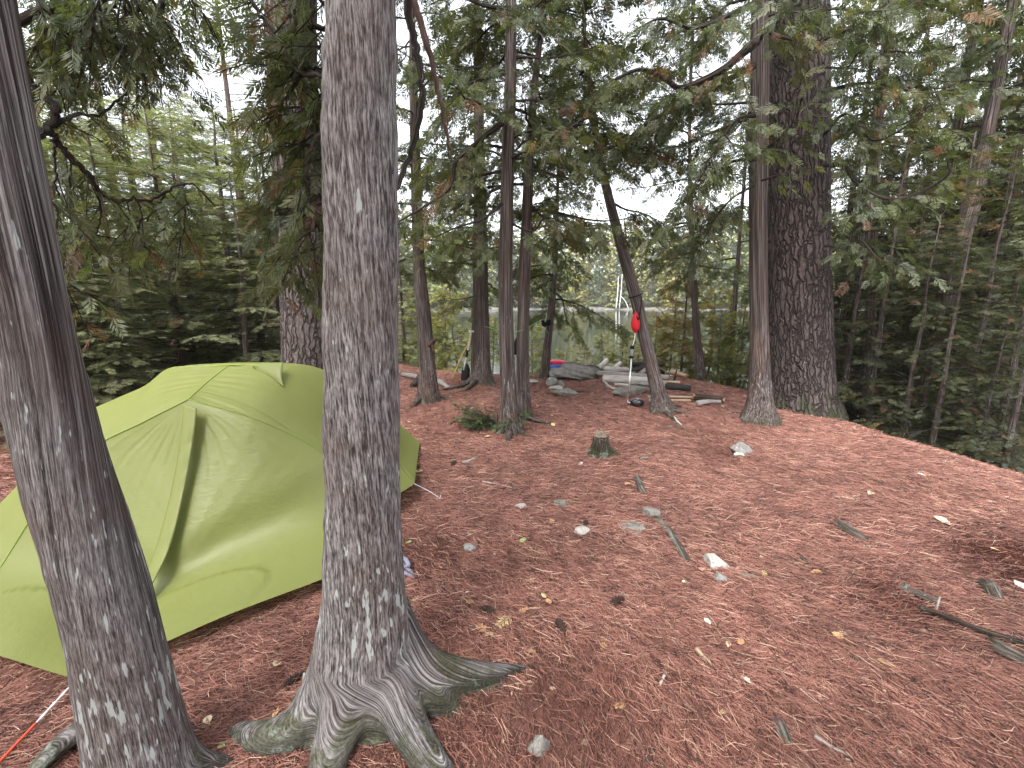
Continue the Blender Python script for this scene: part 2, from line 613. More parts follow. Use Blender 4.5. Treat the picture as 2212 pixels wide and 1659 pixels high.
a = NT("far_bank_soil")
v = a.n("ShaderNodeNewGeometry").outputs["Position"]
a.col(a.ramp(a.noise(v, 0.8, 4), [(0.35, (0.05, 0.05, 0.025)), (0.7, (0.16, 0.15, 0.07))]))
a.rough(0.95, 0.1)
M['far_bank'] = a.m
a = NT("shore_rock")
v = a.n("ShaderNodeNewGeometry").outputs["Position"]
a.col(a.ramp(a.noise(a.mul(v, (1, 1, 3)), 0.9, 5, 0.7), [(0.35, (0.045, 0.043, 0.036)), (0.65, (0.17, 0.165, 0.15))]))
a.rough(0.9, 0.2)
M['shore_rock'] = a.m
g = MB()
xs = np.linspace(-330, 330, 170)
rows = [(-1.5, -3.0), (0, -1.65), (0.5, -1.35), (3, -1.1), (12, 0.0), (45, 3.5), (110, 10), (300, 16), (700, 18)]
V = []
for dy, z in rows:
    for x in xs:
        V.append((x, shore_y(max(-150, min(180, x))) + dy, z + (0.25 * math.sin(x * 0.7) + 0.2 * math.sin(x * 1.9) if 0 < dy < 5 else 0)))
n = len(xs)
Q = [(r * n + k, r * n + k + 1, (r + 1) * n + k + 1, (r + 1) * n + k) for r in range(len(rows) - 1) for k in range(n - 1)]
g.add(V, [q for q in Q if q[0] >= 3 * n], mat=0)
g.add(V, [q for q in Q if q[0] < 3 * n], mat=1)
tag(g.obj('terrain', [M['far_bank'], M['shore_rock']]), kind='structure')

# ------------------------------------------------------------------ foliage
def blade(p, q, w, z0=0.0, z1=0.0, bow=0.35):
    p = np.array(p, float)
    q = np.array(q, float)
    d = q - p
    nn = np.array((-d[1], d[0])) / (np.hypot(*d) + 1e-9) * w * 0.5
    m = p + d * bow
    zm = z0 + (z1 - z0) * bow
    return [(*p, z0), (*(m + nn), zm), (*q, z1), (*(m - nn), zm)]


def spray_template(pairs, ang, ln, w, droop, main_w, seed=0):
    r = random.Random(seed)
    V = []
    f = lambda t: -droop * t * t
    V += blade((0, 0), (0.55, 0), main_w, f(0), f(.55), 0.5)
    V += blade((0.5, 0), (1.0, 0), main_w * 0.9, f(.5), f(1), 0.4)
    for k in range(pairs):
        t = 0.10 + 0.78 * (k + 0.5 * r.random()) / pairs
        for sgn in (-1, 1):
            a_ = math.radians(ang + r.uniform(-9, 9)) * sgn
            L = ln * (1.05 - 0.62 * t) * r.uniform(0.8, 1.15)
            tt = t + r.uniform(-0.02, 0.05)
            x1, y1 = tt + L * math.cos(a_), L * math.sin(a_)
            V += blade((tt, 0), (x1, y1), w * r.uniform(0.8, 1.2), f(tt), f(tt) - 0.1 * droop - droop * 0.5 * abs(y1), 0.55)
    V = np.array(V)
    Q = np.arange(len(V)).reshape(-1, 4)
    return V, Q


CEDAR_T = [spray_template(8, 44, 0.48, 0.075, 0.30, 0.08, k) for k in range(3)]
CEDAR_NEAR = [spray_template(9, 42, 0.46, 0.058, 0.28, 0.05, 10 + k) for k in range(3)]
CEDAR_LOD = [spray_template(3, 42, 0.58, 0.22, 0.25, 0.2, 20 + k) for k in range(3)]
HEM_T = [spray_template(9, 56, 0.40, 0.058, 0.20, 0.05, 30 + k) for k in range(3)]
FAR_T = [spray_template(2, 40, 0.7, 0.42, 0.2, 0.4, 40 + k) for k in range(2)]


class Sprays:
    def __init__(s):
        s.p, s.d, s.u, s.z, s.c = [], [], [], [], []

    def add(s, p, d, u, z, c):
        s.p.append(p)
        s.d.append(d)
        s.u.append(u)
        s.z.append(z)
        s.c.append(c)

    def emit(s, mb, temps, mat=0, seed=0):
        if not s.p:
            return
        P = np.concatenate(s.p)
        D = nrm(np.concatenate(s.d))
        U = np.concatenate(s.u)
        Zs = np.concatenate(s.z)
        C = np.concatenate(s.c)
        Y = nrm(np.cross(U, D))
        U = np.cross(D, Y)
        rg = np.random.default_rng(seed)
        which = rg.integers(0, len(temps), len(P))
        for k, (T, Q) in enumerate(temps):
            m = which == k
            if not m.any():
                continue
            p, d, y, u, z, c = P[m], D[m], Y[m], U[m], Zs[m], C[m]
            V = p[:, None, :] + z[:, None, None] * (T[None, :, 0:1] * d[:, None, :] + T[None, :, 1:2] * y[:, None, :] + T[None, :, 2:3] * u[:, None, :])
            nq, nv = len(Q), len(T)
            # each blade a little lighter or darker than its neighbour
            var = np.repeat(rg.uniform(0.78, 1.22, (len(p), nv // 4)), 4, axis=1)
            tint = c[:, None, :] * var[..., None]
            FQ = (Q[None] + (np.arange(len(p)) * nv)[:, None, None]).reshape(-1, 4)
            mb.add(V.reshape(-1, 3), FQ, None, mat, np.zeros((len(p) * nv, 3)), tint.reshape(-1, 3))


CEDAR_PAL = [(0.056, 0.072, 0.026), (0.078, 0.096, 0.032), (0.108, 0.126, 0.042), (0.100, 0.094, 0.034), (0.074, 0.092, 0.050)]
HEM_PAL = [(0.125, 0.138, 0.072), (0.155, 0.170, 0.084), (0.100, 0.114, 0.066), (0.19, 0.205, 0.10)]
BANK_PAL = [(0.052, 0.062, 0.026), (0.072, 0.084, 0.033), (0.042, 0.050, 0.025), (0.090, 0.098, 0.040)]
YEL_PAL = [(0.19, 0.20, 0.05), (0.24, 0.235, 0.06), (0.14, 0.175, 0.055), (0.28, 0.25, 0.08)]
ORG_PAL = [(0.24, 0.20, 0.065), (0.28, 0.18, 0.07), (0.18, 0.19, 0.06), (0.30, 0.21, 0.09)]
RUST = [(0.17, 0.08, 0.035), (0.13, 0.06, 0.03), (0.22, 0.13, 0.06)]


def pal(rg, P, n, rust=0.0, clump=None):
    base = np.array(P)[rg.integers(0, len(P), n)]
    if clump is not None:
        base = 0.35 * base + 0.65 * np.array(clump)
    base = base * rg.uniform(0.75, 1.3, (n, 1))
    if rust:
        m = rg.random(n) < rust
        base[m] = np.array(RUST)[rg.integers(0, 3, m.sum())] * rg.uniform(0.7, 1.1, (m.sum(), 1))
    return base


def twigs_on(wood, sp, path, rg, size=0.19, step=0.085, tl=(0.25, 0.55), t0=0.2, hang=0.5, P=CEDAR_PAL, rust=0.05, dens=1.0, flatness=0.5, tw_r=0.0035, spread=(35, 70)):
    """side twigs with sprays along a limb"""
    path = np.asarray(path, float)
    seg = np.linalg.norm(np.diff(path, axis=0), axis=1)
    s = np.concatenate([[0], np.cumsum(seg)])
    L = s[-1]
    n = max(3, int((1 - t0) * L / step))
    clump = None
    for k in range(n + 1):
        t = t0 + (1 - t0) * (k + rg.uniform(-0.3, 0.3)) / n
        t = min(max(t, 0), 1)
        if rg.random() > dens + 0.25:
            continue
        x = np.array([np.interp(t * L, s, path[:, i]) for i in range(3)])
        i = min(max(np.searchsorted(s, t * L) - 1, 0), len(seg) - 1)
        d = nrm(path[i + 1] - path[i])
        sgn = 1 if (k % 2) else -1
        side = nrm(np.cross(d, (0, 0, 1)) + 1e-6)
        a_ = math.radians(rg.uniform(*spread)) * sgn
        td = d * math.cos(a_) + side * math.sin(a_) + np.array((0, 0, -hang * rg.uniform(0.1, 0.8)))
        td = nrm(td + rg.normal(0, 0.12, 3))
        if k == n:
            td = d
        l = rg.uniform(*tl) * (1.1 - 0.55 * t)
        m = max(2, int(l / (size * 0.36) * dens))
        tt = np.linspace(0.12, 1.0, m)
        drop = np.stack([np.zeros(m), np.zeros(m), -hang * 0.45 * l * tt ** 2], -1)
        pp = x + td * (l * tt)[:, None] + drop
        wood_n = np.vstack([x, pp[[m // 2, -1]]])
        tube(wood, wood_n, np.array((tw_r, tw_r * 0.7, tw_r * 0.35)), 3, 0, cap0=False, cap1=False)
        # sprays alternate along the twig
        sd_ = nrm(np.cross(td, (0, 0, 1)) + 1e-6)
        alt = np.where(np.arange(m) % 2, 1, -1)[:, None]
        dd = td[None] + alt * sd_[None] * rg.uniform(0.2, 0.9, (m, 1)) + np.stack([np.zeros(m), np.zeros(m), -hang * rg.uniform(0.2, 1.3, m)], -1) + rg.normal(0, 0.15, (m, 3))
        uu = np.array((0, 0, 1.0))[None] * flatness + rg.normal(0, 0.55, (m, 3))
        if clump is None or rg.random() < 0.3:
            clump = np.array(P)[rg.integers(0, len(P))] * rg.uniform(0.7, 1.3)
        cc = pal(rg, P, m, rust * 0.4, clump)
        if rg.random() < rust * 0.45:
            cc = pal(rg, RUST, m)
        sp.add(pp, dd, uu, size * rg.uniform(0.7, 1.25, m) * (1.0 if m < 3 else 1), cc)


def limb(p0, az, L, rise, sag, tip, rg, n=9):
    """a bough: leaves the trunk, sags, and turns up at its tip"""
    t = np.linspace(0, 1, n)
    d = np.array((math.cos(az), math.sin(az), 0))
    sd_ = np.array((-d[1], d[0], 0))
    wob = np.cumsum(rg.normal(0, 0.035, n)) * L
    wob -= wob[0]
    z = L * (rise * t - sag * t ** 1.6 + tip * t ** 3.2)
    return np.asarray(p0)[None] + d[None] * (L * t)[:, None] + sd_[None] * wob[:, None] + np.stack([0 * t, 0 * t, z], -1)


def crown_on(axis, z0, z1, nb, Lf, wood, sp, rg, rise=0.15, sag=0.55, tip=0.35, size=0.19, r0=0.016, azf=None, dead=0.0, step=0.085, rise_top=0.5, **kw):
    zs = axis[:, 2]
    for k in range(nb):
        f = (k + rg.random()) / nb
        z = z0 + (z1 - z0) * f
        p0 = np.array([np.interp(z, zs, axis[:, i]) for i in range(3)])
        az = rg.uniform(0, 2 * math.pi) if azf is None else azf(rg)
        L = Lf(f) * rg.uniform(0.7, 1.2)
        P_ = limb(p0, az, L, rise + (rise_top - rise) * f + rg.normal(0, 0.1), sag * rg.uniform(0.7, 1.2), tip, rg)
        tube(wood, P_, np.linspace(r0 * (1.2 - 0.6 * f), 0.004, len(P_)) * (0.7 + 0.3 * L), 5, 0, cap0=False, seed=k * 0.37)
        if rg.random() < dead:
            continue
        twigs_on(wood, sp, P_, rg, size=size, step=step, **kw)


def trunk_axis(spec, ztop, depth=None, taper_to=0.03):
    """spec: (px, py, width px) from the base up; stands on the ground at its first point"""
    base = pt(spec[0][0], spec[0][1])
    Y = base[1] if depth is None else depth
    P, R = [], []
    for px, py, w in spec:
        p = at(px, py, Y)
        P.append(p)
        R.append(w * 0.5 * scale_at(p))
    P, R = np.array(P), np.array(R)
    d = nrm(P[-1] - P[-2])
    if P[-1][2] < ztop:
        d = nrm(d + np.array((0, 0, 1.0)))
        L = (ztop - P[-1][2]) / d[2]
        P = np.vstack([P, P[-1] + d * L * 0.5, P[-1] + d * L])
        R = np.concatenate([R, [R[-1] * 0.6 + taper_to * 0.4, taper_to]])
    P = np.vstack([P[0] - nrm(P[1] - P[0]) * 0.15, P])
    R = np.concatenate([[R[0] * 1.08], R])
    return P, R


def build_trunk(mb, P, R, sides=28, step=0.07, ridge=0.06, rfreq=3.0, flare=None, seed=0.0, zmax_fine=3.0, fine=None):
    Ls = np.linalg.norm(np.diff(P, axis=0), axis=1).sum()
    n = max(16, int(Ls / step))
    A = spline(np.hstack([P, R[:, None]]), n)
    ax, rr = A[:, :3], np.maximum(A[:, 3], 0.004)
    rad = None
    if flare or fine:
        def rad(th, s):
            o = 0
            for a0, amp, wd_, hh in flare or []:
                dth = (th - a0 + math.pi) % (2 * math.pi) - math.pi
                o = o + amp * np.exp(-(dth / wd_) ** 2) * np.exp(-np.maximum(s - 0.12, 0) / hh)
            if fine:
                q = np.stack(np.broadcast_arrays(np.cos(th) * fine[1] + seed, np.sin(th) * fine[1], s * fine[2]), -1)
                rg_ = 1 - np.abs(fbm(q, 3)) * 2.2
                o = o + fine[0] * rg_
            return o
    tube(mb, ax, rr, sides, 0, rough=ridge, rfreq=rfreq, radial=rad, seed=seed)
    return ax, rr


TREES = {}


def tree(key, name, label, spec, ztop, mat, group=None, depth=None, **kw):
    root = thing(name, label, 'tree', group)
    P, R = trunk_axis(spec, ztop, depth)
    mb = MB()
    ax, rr = build_trunk(mb, P, R, seed=len(TREES) * 1.37, **kw)
    CURVES[mb.obj('trunk', mat, root).data.name] = (ax, rr)
    TREES[key] = (root, ax, rr, P[1])
    return root, ax, rr


def fuse(parent, mat, seed, voxel=0.012, iters=14, ridge=0.0034, name='trunk'):
    """melt the trunk and its roots into one skin, then cut bark ridges along their grain"""
    chs = [c for c in parent.children if c.name.split('.')[0] in ('trunk', 'root')]
    mb = MB()
    curves = []
    for c in chs:
        n = len(c.data.vertices)
        a_ = np.empty(n * 3, np.float32)
        c.data.vertices.foreach_get('co', a_)
        t_ = [tuple(p.vertices) for p in c.data.polygons]
        mb.add(a_.reshape(-1, 3), [q for q in t_ if len(q) == 4], [q for q in t_ if len(q) == 3])
        curves.append(CURVES[c.data.name])
        me_ = c.data
        bpy.data.objects.remove(c)
        bpy.data.meshes.remove(me_)
    tmp = mb.obj('trunk_skin', mat)
    m_ = tmp.modifiers.new('r', 'REMESH')
    m_.mode = 'VOXEL'
    m_.voxel_size = voxel
    m_ = tmp.modifiers.new('s', 'SMOOTH')
    m_.factor = 0.5
    m_.iterations = iters
    bpy.context.view_layer.update()
    dg = bpy.context.evaluated_depsgraph_get()
    ev = bpy.data.meshes.new_from_object(tmp.evaluated_get(dg))
    n = len(ev.vertices)
    V = np.empty(n * 3, np.float32)
    ev.vertices.foreach_get('co', V)
    V = V.reshape(-1, 3).astype(float)
    N = np.empty(n * 3, np.float32)
    ev.vertices.foreach_get('normal', N)
    N = N.reshape(-1, 3)
    Q = np.array([tuple(p.vertices) for p in ev.polygons if len(p.vertices) == 4])
    T3 = [tuple(p.vertices) for p in ev.polygons if len(p.vertices) == 3]
    A0, R0 = curves[0]
    o = np.argsort(A0[:, 2])
    cx = np.interp(V[:, 2], A0[o, 2], A0[o, 0])
    cy = np.interp(V[:, 2], A0[o, 2], A0[o, 1])
    cr = np.interp(np.maximum(V[:, 2], 0.35), A0[o, 2], R0[o])
    x_, y_ = V[:, 0] - cx, V[:, 1] - cy
    rho = np.hypot(x_, y_) + 1e-9
    az = np.arctan2(y_, x_)
    az = az + 0.10 * fbm(np.stack([x_ * 3, y_ * 3, V[:, 2] * 1.2 + seed], -1), 2) * np.clip((rho - cr) * 6, 0.15, 1)
    B = np.stack([np.cos(az) * 0.16, np.sin(az) * 0.16, V[:, 2] - np.maximum(rho - cr, 0)], -1)
    rgd = 1 - np.abs(fbm(B * np.array((36, 36, 1.0)) + seed, 3)) * 3.0
    rgd2 = fbm(B * np.array((15, 15, 0.9)) + seed, 3)
    wr = np.clip(1 - (rho - cr - 0.05) / 0.15, 0, 1)
    wr = wr * wr * (3 - 2 * wr)
    rgd3 = fbm(B * np.array((90, 90, 4.0)) + seed, 3)
    lump = fbm(V * 9 + seed, 3)
    V = V + N * (wr * (ridge * rgd + ridge * 1.2 * rgd2) + (1 - wr) * (ridge * 1.3 * rgd3 + 0.012 * lump))[:, None]
    mb = MB()
    mb.add(V, Q, T3, 0, B, np.repeat(wr[:, None], 3, 1))
    bpy.data.objects.remove(tmp)
    bpy.data.meshes.remove(ev)
    return mb.obj(name, mat, parent)


CURVES = {}
HALF_PI = math.pi / 2


def root_part(parent, pts, r0, r1, mat, sides=12, flat=0.8, name='root', seed=0.0, lift=0.35):
    P = np.array([pt(x, y, h) for x, y, h in pts])
    A = spline(P, max(10, len(pts) * 7))
    n = len(A)
    R = r0 + (r1 - r0) * np.linspace(0, 1, n) ** 0.8
    mb = MB()
    tube(mb, A, R, sides, 0, rough=0.10, rfreq=1.6, seed=seed, flat=flat)
    o = mb.obj(name, mat, parent)
    CURVES[o.data.name] = (A, R)
    return o


def hero_branch(parent, pix, r0, r1, rg, leaf=True, name='branch', mat=None, **kw):
    """a bough seen in the photo: list of (px, py, depth)"""
    P = np.array([at(x, y, d) for x, y, d in pix])
    A = spline(P, len(pix) * 6)
    A[1:-1] += rg.normal(0, 0.0035, (len(A) - 2, 3))
    wood, sp = MB(), Sprays()
    tube(wood, A, np.linspace(r0, r1, len(A)), 7, 0, rough=0.12, rfreq=1.2, seed=rg.random() * 9)
    temps = kw.pop('temps', CEDAR_NEAR)
    if leaf:
        twigs_on(wood, sp, A, rg, **kw)
    o = wood.obj(name, mat or M['twig'], parent)
    if leaf and sp.p:
        fm = MB()
        sp.emit(fm, temps, 0, int(rg.integers(1e6)))
        fm.obj('foliage', M['leaf'], o, smooth=False)
    return o


def crown_part(parent, wood, sp, temps, seed, wmat=None):
    mb = MB()
    sp.emit(mb, temps, 1, seed)
    # limbs and sprays of one crown are one mesh with two materials
    wood.v += mb.v
    off = wood.n
    wood.f4 += [f + off for f in mb.f4]
    wood.m4 += mb.m4
    wood.bk += mb.bk
    wood.tc += mb.tc
    wood.n += mb.n
    return wood.obj('crown', [wmat or M['twig'], M['leaf']], parent, smooth=False)

# ------------------------------------------------------------------ the trees of the camp
HP = math.pi / 2
rg = np.random.default_rng(101)

# the big cedar trunk in the foreground
r1, ax1, rr1 = tree('front', 'cedar_tree', 'thick upright cedar trunk in the foreground hiding the right side of the tent', [
    (790, 1490, 172), (787, 1300, 158), (784, 1000, 151), (780, 500, 150), (778, 150, 150), (777, -150, 146)], 9.0, M['cedar_near'],
    sides=120, step=0.022, ridge=0.018, rfreq=2.0, fine=(0.0042, 9.0, 1.6),
    flare=[(HP * 0.95, 0.10, 0.42, 0.10), (-HP * 0.85, 0.10, 0.45, 0.15), (0.55, 0.10, 0.38, 0.13), (-0.35, 0.09, 0.38, 0.13), (HP * 1.5, 0.06, 0.5, 0.15), (-HP * 1.6, 0.06, 0.5, 0.15),
           (0.0, 0.045, 3.0, 0.34)])
for k, (pts_, a_, b_) in enumerate([
        ([(835, 1310, .21), (885, 1398, .115), (945, 1437, .065), (1030, 1450, .032), (1100, 1448, .016), (1165, 1442, -.012)], .10, .014),
        ([(870, 1410, .13), (945, 1468, .045), (1010, 1482, .015), (1075, 1486, -.01), (1120, 1492, -.03)], .085, .018),
        ([(840, 1410, .15), (900, 1486, .06), (950, 1522, .025), (990, 1540, -.005), (1030, 1556, -.04)], .095, .02),
        ([(815, 1410, .18), (860, 1520, .09), (900, 1600, .04), (945, 1665, .015), (1010, 1740, -.03)], .10, .05),
        ([(765, 1410, .18), (742, 1540, .10), (718, 1620, .05), (695, 1700, .01), (685, 1770, -.04)], .10, .05),
        ([(745, 1385, .19), (698, 1490, .10), (648, 1560, .05), (585, 1592, .02), (535, 1592, .0), (480, 1590, -.05)], .10, .045)]):
    root_part(r1, pts_, a_, b_, M['cedar_near'], 18, seed=k * 2.3)
fuse(r1, M['cedar_near'], 3.0, iters=22)
hb = lambda *a_, **k: hero_branch(r1, *a_, **k)
hb([(868, -60, 1.95), (890, 60, 2.0), (907, 150, 2.0), (909, 235, 2.0), (893, 310, 1.98), (868, 385, 1.92), (845, 425, 1.85)], .016, .011, rg, leaf=False, name='dead_branch')
hb([(885, -40, 2.1), (905, 40, 2.1), (932, 130, 2.1), (953, 230, 2.1), (968, 300, 2.1), (975, 350, 2.1)], .018, .004, rg, leaf=False, name='broken_branch', mat=M['deadwood'])
near_kw = dict(size=0.105, step=0.042, tl=(0.1, 0.27), hang=0.8, t0=0.25, dens=1.0, rust=0.10)
hb([(712, 165, 1.82), (690, 162, 1.8), (640, 150, 1.85), (600, 85, 1.95), (560, 30, 2.05), (520, -30, 2.1)], .010, .005, rg, **near_kw)
hb([(712, 160, 1.82), (670, 160, 1.85), (640, 180, 1.9), (605, 225, 1.95), (573, 238, 2.0), (520, 248, 2.1)], .009, .003, rg, **near_kw)
hb([(712, 280, 1.82), (690, 290, 1.8), (670, 330, 1.8), (662, 390, 1.8), (668, 440, 1.8), (690, 462, 1.8)], .008, .003, rg, **near_kw)
hb([(712, 430, 1.82), (680, 440, 1.85), (640, 450, 1.95), (600, 470, 2.0)], .007, .003, rg, **near_kw)
hb([(712, 60, 1.82), (660, 60, 1.9), (620, 130, 2.0), (610, 200, 2.0)], .008, .003, rg, **near_kw)
hb([(712, 525, 1.82), (690, 535, 1.85), (655, 545, 1.9), (632, 580, 1.95)], .005, .002, rg, **near_kw)
hb([(712, 330, 1.82), (685, 345, 1.85), (640, 360, 1.9), (610, 400, 1.95), (600, 440, 1.95)], .007, .003, rg, **near_kw)
for k in range(12):
    y0 = -30 + k * 46 + rg.uniform(-10, 10)
    x1 = rg.uniform(590, 672)
    z_ = rg.uniform(1.85, 2.1)
    y1 = y0 + rg.uniform(-40, 70)
    hb([(712, y0, 1.82), (0.5 * (712 + x1), 0.5 * (y0 + y1) - 12, 0.5 * (1.82 + z_)), (x1, y1, z_), (x1 - 14, y1 + rg.uniform(10, 50), z_ + .03)], .006, .002, rg, **{**near_kw, 't0': 0.1, 'hang': 0.9})
crown_wood, crown_sp = MB(), Sprays()
crown_on(ax1, 4.3, 8.8, 22, lambda f: 1.8 * (1 - 0.6 * f), crown_wood, crown_sp, rg, size=0.22, step=0.12, azf=lambda r_: r_.uniform(0.2, 2.9))
crown_part(r1, crown_wood, crown_sp, CEDAR_T, 1)
settle(r1, TREES['front'][3])

# the leaning cedar at the left edge
r2, ax2, rr2 = tree('left', 'cedar_tree', 'leaning lichen-flecked cedar trunk at the left edge in front of the tent', [
    (318, 1700, 190), (298, 1600, 163), (229, 1300, 150), (140, 1000, 145), (62, 700, 135), (5, 350, 122), (-35, 100, 112), (-60, -120, 104)], 8.0, M['cedar_near'],
    sides=110, step=0.022, ridge=0.02, rfreq=2.0, fine=(0.0042, 8.0, 1.5),
    flare=[(HP, 0.05, 0.5, 0.12), (-HP, 0.08, 0.5, 0.15), (0, 0.02, 3.0, 0.2)])
root_part(r2, [(330, 1590, .08), (400, 1620, .045), (450, 1640, .03), (515, 1648, -.01)], .05, .02, M['cedar_near'], seed=3.1)
root_part(r2, [(250, 1560, .06), (190, 1570, .05), (130, 1610, .05), (80, 1660, .04), (40, 1720, .02)], .05, .035, M['cedar_near'], seed=5.1)
fuse(r2, M['cedar_near'], 8.0, iters=10)
hl = lambda *a_, **k: hero_branch(r2, *a_, **k)
near2 = dict(size=0.095, step=0.04, tl=(0.1, 0.25), hang=0.9, t0=0.3, dens=1.0, rust=0.06)
hl([(40, 303, 1.75), (80, 290, 1.8), (108, 277, 1.85), (122, 243, 1.88), (95, 205, 1.9), (67, 178, 1.9), (40, 140, 1.9), (22, 100, 1.9)], .018, .009, rg, **near2)
hl([(105, 280, 1.85), (135, 262, 1.9), (165, 247, 1.95), (217, 248, 2.0), (255, 215, 2.05), (290, 188, 2.1)], .009, .003, rg, **near2)
hl([(108, 278, 1.85), (128, 310, 1.88), (150, 340, 1.9), (187, 373, 1.95), (215, 415, 2.0), (240, 430, 2.05), (290, 432, 2.1), (327, 432, 2.15), (362, 412, 2.2), (390, 397, 2.2), (418, 397, 2.2)], .012, .004, rg, **{**near2, 't0': 0.1, 'hang': 1.1})
hl([(215, 415, 2.0), (217, 460, 2.0), (212, 500, 2.0), (198, 525, 2.0)], .004, .002, rg, **near2)
hl([(118, 300, 1.85), (118, 350, 1.85), (122, 410, 1.85), (145, 455, 1.85), (175, 500, 1.85), (200, 530, 1.85)], .006, .002, rg, **near2)
hl([(300, 433, 2.1), (305, 470, 2.1), (290, 510, 2.1), (285, 550, 2.1)], .004, .002, rg, **near2)
hl([(362, 412, 2.2), (330, 460, 2.15), (275, 490, 2.1), (268, 530, 2.1)], .004, .002, rg, **near2)
hl([(395, 397, 2.2), (400, 450, 2.2), (395, 500, 2.2), (380, 540, 2.2)], .004, .002, rg, **near2)
hl([(20, 60, 1.8), (90, 20, 1.9), (160, 30, 2.0), (220, 80, 2.1), (280, 108, 2.15), (318, 92, 2.2), (340, 67, 2.2), (347, 30, 2.2), (355, -20, 2.2)], .015, .012, rg, **near2)
hl([(217, 78, 2.1), (180, 95, 2.1), (150, 140, 2.05), (130, 190, 2.0)], .005, .002, rg, **near2)
hl([(285, 108, 2.15), (300, 130, 2.2), (330, 150, 2.2), (360, 110, 2.2), (400, 90, 2.2)], .005, .002, rg, **near2)
hl([(60, 560, 1.65), (90, 570, 1.7), (120, 600, 1.75), (160, 620, 1.8), (200, 640, 1.85)], .004, .002, rg, **{**near2, 'rust': 0.3})
hl([(70, 380, 1.7), (100, 420, 1.75), (130, 470, 1.8), (140, 540, 1.8)], .005, .002, rg, **near2)
for k in range(18):
    x0, y0 = rg.uniform(50, 360), rg.uniform(-40, 60)
    dx, dy = rg.uniform(-120, 160), rg.uniform(60, 130)
    z_ = rg.uniform(1.9, 2.4)
    hl([(x0, y0 - 60, z_), (x0 + dx * .3, y0, z_), (x0 + dx * .7, y0 + dy * .5, z_), (x0 + dx, y0 + dy, z_)], .008, .003, rg, **{**near2, 't0': 0.0})
crown_wood, crown_sp = MB(), Sprays()
crown_on(ax2, 3.2, 7.8, 24, lambda f: 1.6 * (1 - 0.6 * f), crown_wood, crown_sp, rg, size=0.2, step=0.12)
crown_part(r2, crown_wood, crown_sp, CEDAR_T, 2)
settle(r2, TREES['left'][3])


def camp_tree(key, label, spec, ztop, zc0px, nb, Lm, mat=None, flare=None, cat='tree', name='cedar_tree', group='cedars standing in the clearing', zc1=None, seed=0, crown=True, settle_now=True, hero=(), roots=(), **kw):
    rg_ = np.random.default_rng(900 + seed)
    ckw = {k: kw.pop(k) for k in list(kw) if k in ('size', 'step', 'hang', 'P', 'rust', 'dens', 'sag', 'tip', 'rise', 'azf', 'dead', 'r0', 'tl', 'temps', 'flatness', 'rise_top')}
    temps = ckw.pop('temps', CEDAR_T)
    root, ax, rr = tree(key, name, label, spec, ztop, mat or M['cedar'], group, flare=flare, **kw)
    for q in roots:
        root_part(root, q[0], q[1], q[2], mat or M['cedar'], 10, seed=rg_.random() * 9)
    if crown:
        wood, sp = MB(), Sprays()
        zc0 = at(spec[0][0], zc0px, ax[2][1])[2]
        ckw.setdefault('size', 0.165)
        ckw.setdefault('step', 0.07)
        crown_on(ax, zc0, zc1 or ztop - 0.3, nb, lambda f: Lm * (1.05 - 0.65 * f), wood, sp, rg_, **ckw)
        for hbp in hero:
            A = spline(np.array([at(x, y, d) for x, y, d in hbp[0]]), len(hbp[0]) * 6)
            tube(wood, A, np.linspace(hbp[1], hbp[2], len(A)), 7, 0, rough=0.1, rfreq=1.2, seed=rg_.random() * 9)
            twigs_on(wood, sp, A, rg_, **{**dict(size=0.16, step=0.07, t0=0.15, hang=0.6, rust=0.06), **(hbp[3] if len(hbp) > 3 else {})})
        crown_part(root, wood, sp, temps, 50 + seed)
    settle(root, TREES[key][3])
    return root


fl = lambda a_, h_=0.14: [(HP, a_, 0.5, h_), (-HP * 0.8, a_ * 1.2, 0.5, h_), (0.3, a_ * 0.8, 0.5, h_), (-0.9, a_ * 0.6, 0.4, h_), (math.pi, a_, 0.8, h_)]

camp_tree('t4', 'cedar with a broken side snag at mid trunk, between the foreground trunk and the paddles',
          [(925, 866, 46), (924, 800, 35), (915, 680, 31), (906, 580, 27), (900, 420, 23), (893, 200, 18), (890, 20, 13)], 8.5, 585, 34, 1.15, flare=fl(.05, .2), seed=4,
          roots=[([(935, 850, .06), (960, 860, .02), (985, 868, -.01)], .04, .012), ([(905, 862, .06), (890, 878, .01), (870, 895, -.02)], .05, .012)])
camp_tree('t5', 'flared cedar trunk with two paddles leaning on its left side',
          [(1041, 828, 44), (1043, 780, 31), (1042, 650, 28), (1040, 500, 24), (1036, 250, 18), (1030, 0, 13)], 9.5, 640, 40, 1.25, flare=fl(.08, .2), seed=5,
          roots=[([(1022, 815, .08), (1000, 832, .03), (965, 840, .02), (930, 848, -.01)], .06, .014), ([(1028, 822, .07), (1010, 838, .03), (990, 850, -.02)], .055, .03), ([(1055, 820, .06), (1070, 835, .0)], .05, .02)])
camp_tree('t5b', 'thin dark cedar stem tucked behind the flared trunk by the paddles',
          [(1025, 812, 17), (1026, 700, 14), (1027, 600, 12), (1028, 400, 9)], 6.5, 560, 16, 0.8, seed=6, sides=14)
